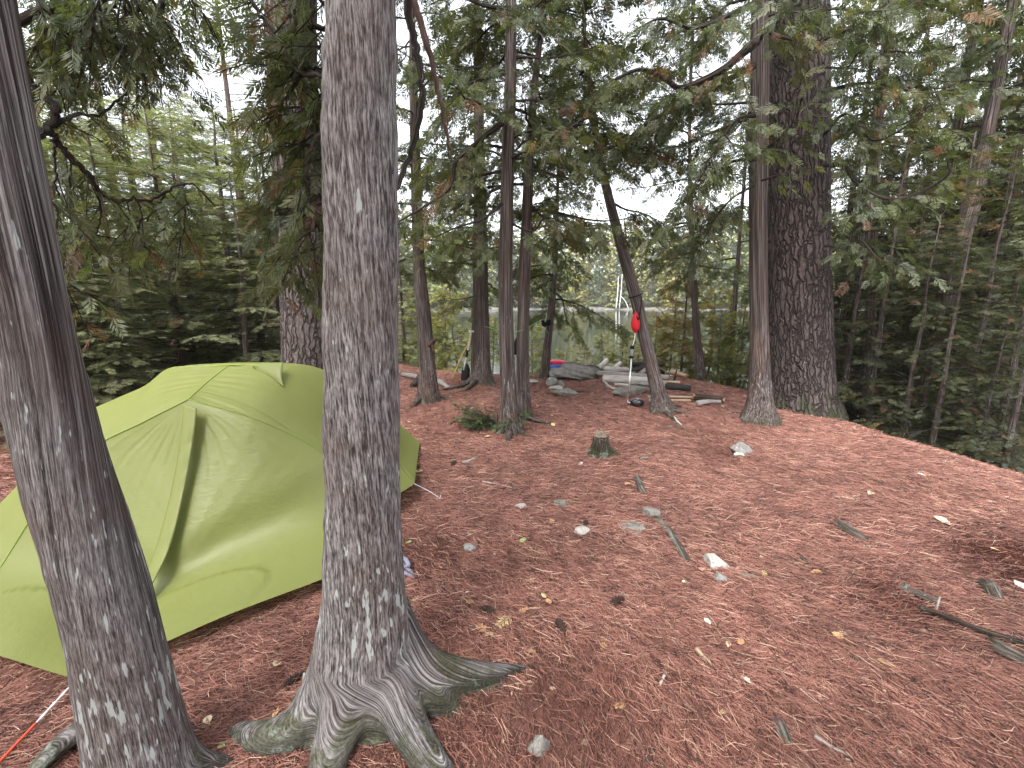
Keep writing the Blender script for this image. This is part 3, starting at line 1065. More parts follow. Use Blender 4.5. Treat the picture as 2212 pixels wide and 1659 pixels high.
camp_tree('t6', 'cedar with the small green bush growing at its foot',
          [(1104, 932, 50), (1099, 860, 35), (1093, 700, 31), (1092, 550, 30), (1097, 350, 28), (1103, 150, 25), (1103, 0, 22)], 9.0, 420, 40, 1.25, flare=fl(.05, .16), seed=7,
          roots=[([(1100, 935, .05), (1096, 950, .02), (1098, 970, -.02)], .045, .015), ([(1118, 925, .05), (1140, 945, .0)], .04, .012)],
          hero=[([(1090, 262, 5.0), (1050, 292, 4.9), (1017, 320, 4.8), (985, 350, 4.7), (970, 407, 4.6), (910, 450, 4.5), (850, 485, 4.4)], .03, .008, dict(step=.06)),
                ([(1085, 440, 5.0), (1043, 473, 4.9), (990, 490, 4.8), (937, 513, 4.7)], .018, .005, dict(step=.06)),
                ([(1090, 160, 5.0), (1040, 172, 4.9), (1012, 182, 4.8), (980, 215, 4.7), (940, 260, 4.6)], .018, .005),
                ([(1095, 20, 5.0), (1040, 10, 4.9), (980, -10, 4.8), (930, 10, 4.7)], .02, .006),
                ([(1098, 480, 5.1), (1150, 500, 5.0), (1180, 470, 4.9), (1240, 490, 4.8)], .014, .005, dict(step=.06)),
                ([(1098, 300, 5.1), (1160, 280, 5.0), (1220, 300, 4.9), (1270, 340, 4.8)], .016, .005)])
camp_tree('t7', 'dark cedar close beside the one with the bush, black cloth hung on it',
          [(1133, 903, 34), (1129, 800, 27), (1131, 650, 26), (1137, 500, 24), (1143, 350, 20), (1153, 200, 16), (1168, 60, 12)], 8.5, 470, 40, 1.15, flare=fl(.025, .12), seed=8,
          roots=[([(1138, 900, .04), (1160, 908, .03), (1180, 912, .02), (1195, 918, -.01)], .035, .02)])
camp_tree('t8', 'small bowed cedar beside the red and blue bags',
          [(1176, 818, 22), (1183, 740, 17), (1194, 640, 14), (1200, 540, 10), (1205, 400, 7)], 6.5, 665, 34, 1.15, seed=9, sides=16, sag=0.75, tip=0.2, rust=0.08, size=0.2)
camp_tree('t9', 'leaning cedar with the red water bag strapped to it',
          [(1430, 888, 50), (1420, 840, 31), (1395, 740, 27), (1375, 650, 26), (1345, 540, 23), (1318, 440, 20), (1295, 340, 16), (1283, 250, 13), (1265, 100, 8)], 5.6, 345, 34, 1.0, flare=fl(.05, .14), seed=10,
          roots=[([(1445, 880, .06), (1465, 888, .03), (1500, 895, -.01)], .04, .012), ([(1440, 890, .04), (1455, 905, .01), (1465, 918, -.01)], .035, .012)],
          hero=[([(1318, 435, 6.1), (1350, 452, 6.1), (1385, 460, 6.0), (1430, 480, 6.0)], .018, .006, dict(step=.06)),
                ([(1302, 330, 6.1), (1350, 310, 6.0), (1400, 330, 5.9), (1430, 370, 5.9)], .012, .004)])
camp_tree('t10', 'slim pale cedar at the far right edge of the clearing above the bank',
          [(1514, 812, 24), (1505, 720, 16), (1498, 600, 13), (1492, 450, 10), (1490, 250, 7)], 7.5, 590, 40, 1.4, seed=11, sides=16, depth=8.7, sag=0.6, rust=0.08, hang=0.6)
camp_tree('t11', 'straight reddish cedar just left of the huge pine',
          [(1640, 908, 78), (1641, 850, 48), (1640, 700, 36), (1637, 500, 36), (1641, 200, 36), (1643, 0, 35)], 9.5, 330, 30, 1.5, flare=fl(.06, .16), seed=12, group='cedars standing in the clearing',
          roots=[([(1625, 895, .05), (1600, 890, .02), (1560, 892, -.01)], .035, .012), ([(1655, 900, .05), (1690, 905, .0)], .04, .012)],
          hero=[([(1632, 92, 5.3), (1600, 118, 5.2), (1558, 153, 5.1), (1475, 190, 5.0), (1440, 173, 5.0), (1387, 150, 4.9), (1330, 170, 4.8)], .05, .014, dict(step=.05)),
                ([(1632, 140, 5.3), (1560, 180, 5.4), (1475, 232, 5.4), (1414, 255, 5.5), (1354, 300, 5.5), (1300, 322, 5.6), (1240, 325, 5.6)], .032, .01, dict(step=.05)),
                ([(1632, 345, 5.3), (1580, 350, 5.2), (1520, 390, 5.1), (1470, 440, 5.0)], .02, .006, dict(step=.05, hang=.8)),
                ([(1632, 250, 5.3), (1590, 260, 5.1), (1540, 330, 5.0), (1500, 400, 4.9)], .02, .006, dict(step=.05, hang=.7)),
                ([(1630, 400, 5.3), (1580, 430, 5.3), (1540, 480, 5.2), (1510, 540, 5.2)], .016, .005, dict(step=.05, hang=.8)),
                ([(1640, 0, 5.3), (1580, 30, 5.1), (1500, 60, 5.0), (1430, 40, 4.9), (1380, 60, 4.8)], .03, .008, dict(step=.05)),
                ([(1645, 330, 5.2), (1680, 300, 5.0), (1710, 270, 4.9), (1722, 215, 4.8)], .016, .005, dict(step=.08, dens=.7)),
                ([(1645, 390, 5.2), (1690, 375, 5.0), (1720, 365, 4.9)], .014, .005, dict(step=.08, dens=.7)),
                ([(1645, 60, 5.2), (1690, 80, 5.0), (1760, 90, 4.9), (1800, 60, 4.8)], .02, .006, dict(step=.06))])
r12 = camp_tree('pine', 'huge pine trunk with deep plated bark at the right edge of the clearing',
          [(1728, 884, 150), (1726, 800, 128), (1724, 500, 116), (1724, 100, 115), (1724, -100, 113)], 14.0, -120, 24, 2.4, mat=M['pine'], name='pine_tree', group='tall pines', seed=13, sides=72, step=0.05, ridge=0.025,
          fine=(0.012, 5.0, 1.3), flare=fl(.05, .2), size=0.24, step_=None) if False else None
root, ax, rr = tree('pine', 'pine_tree', 'huge pine trunk with deep plated bark at the right edge of the clearing',
          [(1728, 884, 136), (1726, 800, 124), (1724, 500, 114), (1724, 100, 113), (1724, -100, 111)], 14.0, M['pine'], 'tall pines', sides=84, step=0.045, ridge=0.02, rfreq=2.0, fine=(0.014, 5.0, 1.1),
          flare=[(HP, .10, .5, .2), (-HP, .05, .5, .2), (0.5, .05, .5, .15), (-0.6, .05, .5, .15), (0, 0.02, 3, 0.3)])
wood, sp = MB(), Sprays()
crown_on(ax, 5.2, 13.5, 30, lambda f: 2.6 * (1.0 - 0.6 * f), wood, sp, rg, size=0.24, step=0.13)
for hbp in [([(1780, 357, 5.9), (1825, 360, 5.7), (1850, 395, 5.5), (1900, 425, 5.3), (1950, 428, 5.2), (2010, 405, 5.1), (2050, 375, 5.0), (2048, 352, 5.0)], .025, .012, dict(step=.06, hang=.7)),
            ([(1780, 290, 5.9), (1830, 245, 5.6), (1880, 300, 5.4), (1930, 290, 5.2), (2000, 240, 5.1)], .02, .006, dict(step=.06)),
            ([(1780, 200, 5.9), (1830, 185, 5.6), (1900, 180, 5.4), (1990, 200, 5.1), (2080, 190, 4.9)], .024, .006, dict(step=.05)),
            ([(1780, 85, 5.9), (1850, 55, 5.6), (1900, 20, 5.4), (1940, -30, 5.3)], .024, .01, dict(step=.05)),
            ([(1780, 145, 5.9), (1830, 145, 5.6), (1860, 112, 5.4), (1930, 120, 5.2)], .016, .005, dict(step=.06)),
            ([(1780, 530, 5.9), (1825, 535, 5.7), (1860, 520, 5.5), (1900, 560, 5.3), (1960, 570, 5.2)], .015, .005, dict(step=.06, hang=.8)),
            ([(1720, 260, 5.5), (1735, 210, 5.2), (1750, 245, 5.1), (1790, 250, 5.0), (1830, 220, 5.0)], .012, .005, dict(step=.08, dens=.6))]:
    A = spline(np.array([at(x, y, d) for x, y, d in hbp[0]]), len(hbp[0]) * 6)
    tube(wood, A, np.linspace(hbp[1], hbp[2], len(A)), 7, 0, rough=0.1, rfreq=1.2, seed=rg.random() * 9)
    twigs_on(wood, sp, A, rg, **{**dict(size=0.17, t0=0.1, hang=0.6, rust=0.06), **hbp[3]})
crown_part(root, wood, sp, CEDAR_T, 77)
settle(root, TREES['pine'][3])
root, ax, rr = tree('pine_left', 'pine_tree', 'big rough-barked pine rising behind the tent',
          [(674, 932, 118), (670, 800, 108), (664, 680, 100), (655, 560, 97), (640, 300, 97), (628, 50, 98), (625, -100, 96)], 13.0, M['pine'], 'tall pines', sides=64, step=0.06, ridge=0.02, rfreq=2.0, fine=(0.012, 5.0, 1.1), flare=fl(.05, .2))
wood, sp = MB(), Sprays()
crown_on(ax, 4.6, 12.5, 28, lambda f: 2.4 * (1.0 - 0.6 * f), wood, sp, rg, size=0.24, step=0.13)
crown_part(root, wood, sp, CEDAR_T, 78)
settle(root, TREES['pine_left'][3])

# ------------------------------------------------------------------ forest prototypes (built once, then copied)
def proto_tree(name, h, r0, Lm, nb, seed, P, temps, z0=0.3, size=0.22, step=0.11, sag=0.35, tip=0.1, rise=0.05, hang=0.25, rust=0.02, flatness=1.6, bare=0.0, lean=0.0, conic=0.75, mat=None, rise_top=0.6, sides=12, tl=(0.25, 0.55), leafm=None, tw_r=0.0035, r0b=0.014):
    rg_ = np.random.default_rng(seed)
    n = 14
    z = np.linspace(-0.4, h, n)
    ax = np.stack([lean * (np.maximum(z, 0) / h) ** 1.3 * h + np.cumsum(rg_.normal(0, 0.012, n)), np.cumsum(rg_.normal(0, 0.012, n)), z], -1)
    mb = MB()
    tube(mb, spline(ax, 30), np.linspace(r0 * 1.15, 0.01, 30) ** 1.0, sides, 0, rough=0.05, rfreq=2.0, seed=seed)
    wood, sp = MB(), Sprays()
    crown_on(ax, z0, h - 0.1, nb, lambda f: Lm * (1.05 - conic * f), wood, sp, rg_, rise=rise, sag=sag, tip=tip, size=size, step=step, hang=hang, P=P, rust=rust, flatness=flatness, dead=bare, rise_top=rise_top, tl=tl, tw_r=tw_r, r0=r0b)
    cm = MB()
    sp.emit(cm, temps, 1, seed)
    wood.v += cm.v
    off = wood.n
    wood.f4 += [f + off for f in cm.f4]
    wood.m4 += cm.m4
    wood.bk += cm.bk
    wood.tc += cm.tc
    wood.n += cm.n
    return mb.mesh(name + '_trunk', mat or M['cedar']), wood.mesh(name + '_crown', [M['twig'], leafm or M['leaf']], False)


def plant(proto, name, label, loc, rz, sc, group, cat='tree', tilt=(0, 0)):
    o = thing(name, label, cat, group)
    o.location = [float(c) for c in loc]
    o.rotation_euler = (tilt[0], tilt[1], rz)
    o.scale = (sc, sc, sc) if not isinstance(sc, tuple) else sc
    for nm, me in (('trunk', proto[0]), ('crown', proto[1])):
        c = bpy.data.objects.new(nm, me)
        COL.objects.link(c)
        c.parent = o
    return o


hem = [proto_tree('hemlock', 8.0, 0.075, 1.75, 62, 300 + k, HEM_PAL, HEM_T, size=0.22, step=0.085, bare=0.04) for k in range(3)]
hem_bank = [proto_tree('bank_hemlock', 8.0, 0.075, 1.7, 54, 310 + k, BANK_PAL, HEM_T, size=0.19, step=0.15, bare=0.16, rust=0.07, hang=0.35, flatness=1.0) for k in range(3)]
hem_tall = [proto_tree('tall_hemlock', 15.0, 0.13, 2.2, 70, 320 + k, HEM_PAL, HEM_T, z0=2.5, size=0.24, step=0.20, tl=(.3, .65), bare=.12) for k in range(2)]
ced = [proto_tree('bank_cedar', 10.0, 0.10, 1.5, 60, 340 + k, CEDAR_PAL, CEDAR_T, z0=1.0, size=0.23, step=0.11, sag=0.6, tip=0.3, hang=0.6, rust=0.09, flatness=0.6) for k in range(2)]
sap = [proto_tree('sapling', 2.0, 0.018, 0.55, 34, 360 + k, YEL_PAL if k < 2 else ORG_PAL, CEDAR_T, z0=0.12, size=0.13, step=0.055, sag=0.3, tip=0.35, hang=0.2, rust=0.05, flatness=0.5, tl=(.1, .24), r0b=0.006) for k in range(4)]

ordw = ['first', 'second', 'third', 'fourth', 'fifth', 'sixth', 'seventh', 'eighth', 'ninth', 'tenth', 'eleventh', 'twelfth', 'thirteenth', 'fourteenth', 'fifteenth', 'sixteenth', 'seventeenth', 'eighteenth', 'nineteenth', 'twentieth', 'twenty-first', 'twenty-second', 'twenty-third', 'twenty-fourth', 'twenty-fifth', 'twenty-sixth', 'twenty-seventh', 'twenty-eighth']
# hemlocks behind the tent, left of the clearing: (px of the stem, distance, kind, scale)
spots = [(30, 4.9, 0, .8), (118, 6.0, 1, .9), (205, 7.4, 2, 1.0), (262, 5.6, 0, .75), (318, 8.6, 1, 1.1), (384, 6.8, 2, .9), (436, 10.5, 0, 1.2), (500, 7.8, 1, 1.0), (560, 9.5, 2, 1.1), (610, 7.0, 0, .85), (870, 11.5, 2, .75), (690, 11.5, 1, 1.2), (-60, 6.5, 1, .9), (75, 8.0, 0, 1.0), (160, 9.5, 2, 1.1), (235, 10.5, 1, 1.15), (345, 10.8, 0, 1.2), (410, 8.4, 1, .95), (470, 12.5, 2, 1.2), (585, 12, 0, 1.15), (530, 6.6, 2, .7), (150, 4.7, 1, .42), (215, 5.0, 0, .45), (95, 5.2, 2, .5)]
spots.sort()
for k, (px, Y, kd, sc) in enumerate(spots):
    x = at(px, 700, Y)[0]
    nth = 'leftmost' if k == 0 else ordw[k] + ' from the left'
    plant(hem[kd], 'hemlock_tree', f'grey-green hemlock in the dense stand behind the tent, {nth} along that stand', (x, Y, h1(x, Y) - 0.05), k * 2.1, (sc * .95, sc * .95, sc * .60), 'hemlocks behind the tent')
spots = [(-40, 10, 0, .9), (165, 12, 1, .95), (300, 14, 0, 1.0), (388, 16, 1, 1.0), (545, 15, 0, .95), (700, 16, 1, .9)]
for k, (px, Y, kd, sc) in enumerate(spots):
    x = at(px, 700, Y)[0]
    nth = 'leftmost' if k == 0 else ordw[k] + ' from the left'
    plant(hem_tall[kd], 'tall_hemlock', f'tall thin-crowned tree beyond the tent, {nth} of that row', (x, Y, h1(x, Y) - 0.05), k * 1.7 + 0.4, sc, 'tall trees beyond the tent')
# unseen trees added behind the viewpoint to keep the sun off the clearing
for k, (x, y, sc) in enumerate([(-5.5, -2.5, 1.5), (-2.6, -5.0, 1.7), (1.2, -3.4, 1.5), (4.2, -5.5, 1.7), (-0.8, -9.0, 1.8), (-7.5, -7.0, 1.7), (3.4, -10.0, 1.8)]):
    plant(ced[k % 2], 'cedar_tree', f'unseen tall cedar added behind the viewpoint to shade the clearing, {ordw[k]} of seven', (x, y, h1(x, y) - 0.05), k * 1.9, (sc, sc, sc), 'unseen shade cedars added behind the viewpoint')
# trees on the right bank
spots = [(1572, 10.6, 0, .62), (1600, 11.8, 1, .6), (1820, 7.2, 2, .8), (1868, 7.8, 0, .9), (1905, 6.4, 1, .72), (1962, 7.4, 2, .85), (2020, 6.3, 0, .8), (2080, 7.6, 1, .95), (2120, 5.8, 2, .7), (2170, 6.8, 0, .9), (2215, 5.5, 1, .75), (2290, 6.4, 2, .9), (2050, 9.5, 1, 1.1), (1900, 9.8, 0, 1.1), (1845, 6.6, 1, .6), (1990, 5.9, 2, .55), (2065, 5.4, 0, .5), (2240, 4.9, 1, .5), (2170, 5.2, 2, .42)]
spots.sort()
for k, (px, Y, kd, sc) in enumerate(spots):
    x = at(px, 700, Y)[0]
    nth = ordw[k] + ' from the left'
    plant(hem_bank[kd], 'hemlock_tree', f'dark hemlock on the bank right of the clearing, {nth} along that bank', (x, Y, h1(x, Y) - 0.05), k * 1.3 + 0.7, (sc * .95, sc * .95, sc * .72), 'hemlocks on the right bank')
spots = [(1800, 9.0, 0, .9), (1950, 11, 1, 1), (2090, 10, 0, 1.05), (2200, 8.5, 1, .9), (1690, 12, 0, .8), (1835, 7.6, 1, 1.15), (1995, 8.2, 0, 1.2), (2130, 7.2, 1, 1.1), (2260, 7.0, 0, 1.1), (1900, 13, 0, 1.4), (2050, 14, 1, 1.4)]
spots.sort()
for k, (px, Y, kd, sc) in enumerate(spots):
    x = at(px, 700, Y)[0]
    nth = ordw[k] + ' from the left'
    plant(ced[kd], 'bank_cedar', f'bushy cedar with rusty sprays down the right bank, {nth} of those cedars', (x, Y, h1(x, Y) - 0.05), k * 1.9, sc, 'cedars down the right bank')
# bare stems on the right bank, leaning out to the water
for k, (sp_, lab) in enumerate([
        ([(1868, 945, 26), (1872, 850, 22), (1880, 700, 20), (1886, 560, 17), (1890, 400, 12)], 'dark upright stem just right of the huge pine'),
        ([(1962, 960, 40), (1985, 850, 36), (2030, 690, 34), (2070, 540, 32), (2105, 420, 30), (2140, 250, 24)], 'thick stem leaning far right over the bank'),
        ([(2010, 960, 24), (2050, 780, 24), (2100, 620, 23), (2150, 450, 22), (2190, 300, 18)], 'grey stem leaning right, beyond the thickest leaning one'),
        ([(1573, 830, 12), (1580, 740, 11), (1590, 620, 9), (1600, 480, 7)], 'thin crooked stem left of the reddish cedar')]):
    camp_tree(f'b{k}', lab, sp_, 7.5, 420 if k != 3 else 560, 14, 1.2, seed=30 + k, sides=16, depth=[6.9, 7.1, 8.3, 10.2][k], group='stems on the right bank', rust=0.08, hang=0.5)

# saplings and shrubs along the back edge: (px, py of the foot, distance, kind, scale)
spots = [(905, 800, 11.2, 0, 1.0), (960, 800, 10.9, 1, 1.05), (985, 790, 11.6, 0, 1.3), (1065, 800, 10.8, 1, .9), (1150, 800, 10.9, 0, .9), (1225, 800, 11.3, 1, .7), (1265, 800, 10.8, 2, .62), (1305, 800, 10.9, 1, .8), (1345, 800, 10.6, 0, .85), (1385, 800, 10.9, 2, .75), (1420, 800, 10.4, 1, .95),
         (1452, 800, 10.8, 3, 1.3), (1480, 800, 10.2, 2, 1.5), (1535, 800, 10.6, 3, 1.4), (1560, 820, 9.7, 1, 1.0), (1610, 830, 9.4, 0, 1.1), (1500, 800, 10.1, 0, .7), (1580, 850, 8.9, 1, .5)]
for k, (px, py, Y, kd, sc) in enumerate(sorted(spots)):
    x = at(px, 700, Y)[0]
    colr = 'orange-tinged' if kd >= 2 else 'yellow-green'
    plant(sap[kd], 'cedar_sapling', f'{colr} cedar sapling at the water edge behind the clearing, {ordw[k]} from the left', (x, Y, h1(x, Y) - 0.03), k * 2.4, sc, 'saplings along the shore', 'sapling')

# ------------------------------------------------------------------ the far shore
far_kinds = []
for k in range(6):
    P_ = [[(0.15, 0.18, 0.05), (0.20, 0.22, 0.06)], [(0.22, 0.22, 0.06), (0.27, 0.25, 0.07)], [(0.09, 0.12, 0.065), (0.12, 0.145, 0.075)]][k % 3]
    rg_ = np.random.default_rng(500 + k)
    hh = 14 + 2.5 * (k % 3)
    far_kinds.append(proto_tree('far_tree', hh, 0.14, 2.3, 80, 520 + k, P_, FAR_T, z0=0.5, size=0.75, step=0.42, sag=0.3, tip=0.2, hang=0.3, flatness=0.6, conic=0.82 if k % 2 else 0.6, tl=(.5, 1.1), leafm=M['far_leaf'], sides=6, tw_r=0.012, r0b=0.03))
x = -62.0
k = 0
while x < 112:
    y = shore_y(x) + rg.uniform(2.5, 6)
    sc = rg.uniform(0.7, 1.25)
    kd = int(rg.integers(0, 6))
    plant(far_kinds[kd], 'shore_tree', 'slender yellow-green tree on the far shore of the lake' if kd % 3 < 2 else 'dull green spruce on the far shore of the lake', (x, y, -0.9), rg.uniform(0, 6.28), (sc, sc, sc * rg.uniform(.9, 1.2)), 'yellow-green trees on the far shore' if kd % 3 < 2 else 'dull green spruces on the far shore')
    x += rg.uniform(1.6, 3.4)
    k += 1
fs = MB()
base_q = far_kinds
sp = Sprays()
n = 90000
xx = rg.uniform(-120, 170, n)
dd_ = rg.uniform(7, 40, n)
yy = shore_y(np.clip(xx, -150, 180)) if False else np.array([shore_y(max(-150, min(180, q))) for q in xx]) + dd_
cell = np.floor(xx / 3.2 + np.floor(dd_ / 4) * 0.37)
hc = hash3(cell.astype(np.int64), np.floor(dd_ / 4).astype(np.int64), np.full(n, 5))
topz = 13.5 + 7 * hc + dd_ * 0.17
zz = topz * rg.random(n) ** 0.7
off_ = (xx / 3.2 + np.floor(dd_ / 4) * 0.37) % 1 - 0.5
keep = np.abs(off_) < 0.5 * (1.05 - zz / topz) + 0.08
cc = np.array([(0.15, 0.18, 0.05), (0.24, 0.23, 0.065), (0.09, 0.12, 0.065), (0.19, 0.20, 0.06)])[np.floor(hc * 3.999).astype(int)] * rg.uniform(0.8, 1.2, (n, 1))
a_ = rg.uniform(0, 6.28, n)
sp.add(np.stack([xx, yy, zz], -1)[keep], np.stack([np.cos(a_), np.sin(a_), rg.uniform(-.6, .3, n)], -1)[keep], (np.array((0, 0, 1.)) + rg.normal(0, .6, (n, 3)))[keep], rg.uniform(.7, 1.3, n)[keep], cc[keep])
sp.emit(fs, FAR_T, 0, 9)
tag(fs.obj('far_forest', M['far_leaf'], smooth=False), 'yellow-green forest rising behind the far shore of the lake', 'forest', kind='stuff')
M['birch'] = wood_mat("birch_bark", (0.35, 0.34, 0.32), (0.72, 0.70, 0.67))
for k, (px, w_) in enumerate(((1331, .16), (1338, .14), (1358, .12))):
    Y = shore_y(at(px, 660, FAR_Y)[0]) + 1.6
    b0 = at(px, 662, Y)
    o = thing('birch_tree', ['left stem of the pale twin birches on the far shore', 'right stem of the pale twin birches on the far shore', 'short leaning pale stem right of the twin birches'][k], 'tree', 'birches on the far shore')
    mb = MB()
    top = at(px + (5, 6, -16)[k], (598, 592, 640)[k], Y)
    tube(mb, spline([b0 - (0, 0, .5), (b0 + top) / 2 + (0.1, 0, 0), top], 10), np.linspace(w_, w_ * .5, 10), 8, 0)
    mb.obj('trunk', M['birch'], o)
    settle(o, b0)
# ------------------------------------------------------------------ the tent
def tent_fabric():
    a = NT("tent_fabric")
    v = a.n("ShaderNodeNewGeometry").outputs["Position"]
    a.t.nodes.remove(a.p)
    n1 = a.noise(v, 5, 3)
    c = a.mix(n1, (0.205, 0.228, 0.066), (0.24, 0.260, 0.080))
    wr = a.noise(a.mul(v, (1, 1, 2.2)), 16, 4, 0.6, 0.8)
    fine = a.noise(v, 400, 2)
    bp = a.n("ShaderNodeBump", {"Height": a.math('ADD', wr, a.math('MULTIPLY', fine, 0.10)), "Strength": 0.16, "Distance": 0.02})
    d = a.n("ShaderNodeBsdfDiffuse", {"Color": c, "Normal": bp.outputs[0]})
    tr = a.n("ShaderNodeBsdfTranslucent", {"Color": (0.24, 0.275, 0.062, 1)})
    gl = a.n("ShaderNodeBsdfGlossy", {"Color": (1, 1, 1, 1), "Roughness": 0.42, "Normal": bp.outputs[0]})
    m1 = a.n("ShaderNodeMixShader", {0: 0.30, 1: d.outputs[0], 2: tr.outputs[0]})
    m2 = a.n("ShaderNodeMixShader", {0: 0.025, 1: m1.outputs[0], 2: gl.outputs[0]})
    a.t.links.new(m2.outputs[0], a.out.inputs[0])
    return a.m


M['tent'] = tent_fabric()
M['tent_seam'] = plain_mat("tent_seam_tape", (0.20, 0.26, 0.05), 0.6, 0.3)
M['cord'] = plain_mat("pale_guy_cord", (0.62, 0.63, 0.66), 0.7, 0.2)
M['cord_red'] = plain_mat("orange_guy_cord", (0.75, 0.09, 0.04), 0.6, 0.3)
M['metal'] = plain_mat("brushed_aluminium", (0.5, 0.5, 0.52), 0.35, 0.5)

tA, tC, tBL, tBR = at(407, 863, 2.65), at(493, 790, 3.15), at(362, 796, 3.1), at(610, 788, 3.22)
tS = pt(165, 1468, .05)
tR = pt(895, 1045, .14)
tNR = pt(812, 1195, .06)
tNL = pt(-110, 1388, .04)
tL = pt(-330, 1345, .06)
tA2 = np.array((-2.1, 3.95, .93))
tFR = np.array((-1.0, 4.55, .05))
tFL = np.array((-3.05, 4.45, .05))
NP = 72


def crv(pts_, n=NP):
    A = spline(pts_, 200)
    s = np.concatenate([[0], np.cumsum(np.linalg.norm(np.diff(A, axis=0), axis=1))])
    t = np.linspace(0, s[-1], n)
    return np.stack([np.interp(t, s, A[:, i]) for i in range(3)], -1)


def coons(top, bot, lef, rig):
    """top(u), bot(u), lef(v), rig(v); v runs from top to bottom"""
    nu, nv = len(top), len(lef)
    u = np.linspace(0, 1, nu)[None, :, None]
    v = np.linspace(0, 1, nv)[:, None, None]
    return (1 - v) * top[None] + v * bot[None] + (1 - u) * lef[:, None] + u * rig[:, None] - ((1 - u) * (1 - v) * top[0] + u * (1 - v) * top[-1] + (1 - u) * v * bot[0] + u * v * bot[-1])


def patch(mb, G, bulge=0.0, wrinkle=None, mat=0):
    nv, nu, _ = G.shape
    du = np.gradient(G, axis=1)
    dv = np.gradient(G, axis=0)
    N = nrm(np.cross(du, dv) + 1e-9)
    N[N @ (np.array((0, 0, 0.6)) - 0) < -10] *= 1
    ctr = np.array((-2.0, 3.2, 0.3))
    sgn = np.sign(np.sum(N * (G - ctr), axis=-1, keepdims=True))
    N = N * sgn
    u = np.linspace(0, 1, nu)[None, :]
    v = np.linspace(0, 1, nv)[:, None]
    D = bulge * 16 * u * (1 - u) * v * (1 - v)
    if wrinkle is not None:
        D = D + wrinkle(u, v)
    G = G + N * D[..., None]
    i = (np.arange(nv - 1)[:, None] * nu + np.arange(nu - 1)[None]).ravel()
    mb.add(G.reshape(-1, 3), np.stack([i, i + 1, i + nu + 1, i + nu], -1), None, mat)
    return G


nz1 = lambda x, s=0.0: vnoise(np.stack([x, np.full_like(x, 3.3 + s), np.full_like(x, 7.7)], -1))


def pulls(u, v, G, foot, e1, amp, seed):
    """pulls that run straight out from the staked corner across the panel"""
    uu, vv = np.broadcast_arrays(u, v)
    e1 = nrm(e1)
    nn_ = nrm(np.cross(e1, np.array((0, 0, 1.0)) + 0 * e1))
    e2 = nrm(np.cross(nn_, e1))
    q = G - foot
    a_, b_ = q @ e1, np.maximum(q @ e2 * np.sign((q @ e2)[3, 36]), 0)
    ang = np.arctan2(b_, a_ + 0.02)
    r = np.hypot(a_, b_)
    w = nz1(ang * 17 + seed) * 0.55 + nz1(ang * 41 + seed, 2.0) * 0.4
    k_ = np.clip(0.55 + 0.6 * nz1(ang * 5 + seed, 3.0), 0, 1)
    edge = np.clip(b_ / 0.10, 0, 1) * np.clip(ang / 0.4 - 0.1, 0, 1) * np.clip((1 - uu) * 6, 0, 1) * np.clip(uu * 9, 0, 1) * np.clip((1 - vv) * 2.2, 0, 1) * np.clip(vv * 5, 0, 1)
    top = nz1((uu * 1.5 + vv * .5) * 13 + seed, 4.0) * np.exp(-((vv - 0.25) / 0.16) ** 2) * np.clip(uu * 6, 0, 1)
    return amp * (w * k_ * np.clip(r * 1.6, 0, 1) * edge + 0.45 * top * edge)


def crease(u, v):
    uu, vv = np.broadcast_arrays(u, v)
    e = np.exp(-((uu) / 0.10) ** 2) + np.exp(-((vv) / 0.12) ** 2)
    return 0.009 * nz1((uu + 0.6 * vv) * 30, 8.0) * e * np.clip(uu * 20, 0, 1) * np.clip(vv * 20, 0, 1)


# pole arcs and edges
cAC = crv([tA, at(450, 824, 2.92), tC])
cANR = crv([tA, at(560, 908, 2.68), at(703, 983, 2.72), at(775, 1075, 2.72), tNR])
cANL = crv([tA, at(310, 912, 2.58), at(200, 970, 2.52), at(95, 1082, 2.4), at(5, 1220, 2.2), tNL])
cCR = crv([tC, tBR, at(668, 802, 3.28), at(740, 850, 3.35), at(805, 925, 3.4), at(862, 1006, 3.41), tR])
cCL = crv([tC, at(420, 790, 3.12), tBL, at(313, 833, 3.12), at(248, 862, 3.14), at(177, 900, 3.17), at(67, 1016, 3.0), at(0, 1087, 2.8), at(-150, 1228, 2.45), tL])
cAS = crv([tA, at(395, 1010, 2.47), at(350, 1180, 2.22), at(296, 1308, 2.04), tS])
cSNR = crv([tS, pt(310, 1408, .09), pt(500, 1325, .10), pt(705, 1247, .09), tNR])
cSNL = crv([tS, pt(80, 1442, .06), pt(0, 1417, .06), tNL])
cCA2 = crv([tC, (tC + tA2) / 2 + (0, 0, .05), tA2])
cA2FR = crv([tA2, (tA2 * .55 + tFR * .45) + (.08, 0, .16), tFR])
cA2FL = crv([tA2, (tA2 * .55 + tFL * .45) + (-.08, 0, .16), tFL])
lin = lambda a_, b_: crv([a_, (np.asarray(a_) + b_) / 2 + (0, 0, -.0), b_])
pinch = lambda p: np.repeat(np.asarray(p)[None], NP, 0)

root = thing('tent', 'lime-green dome tent pitched among the trees on the left', 'tent')
mb = MB()
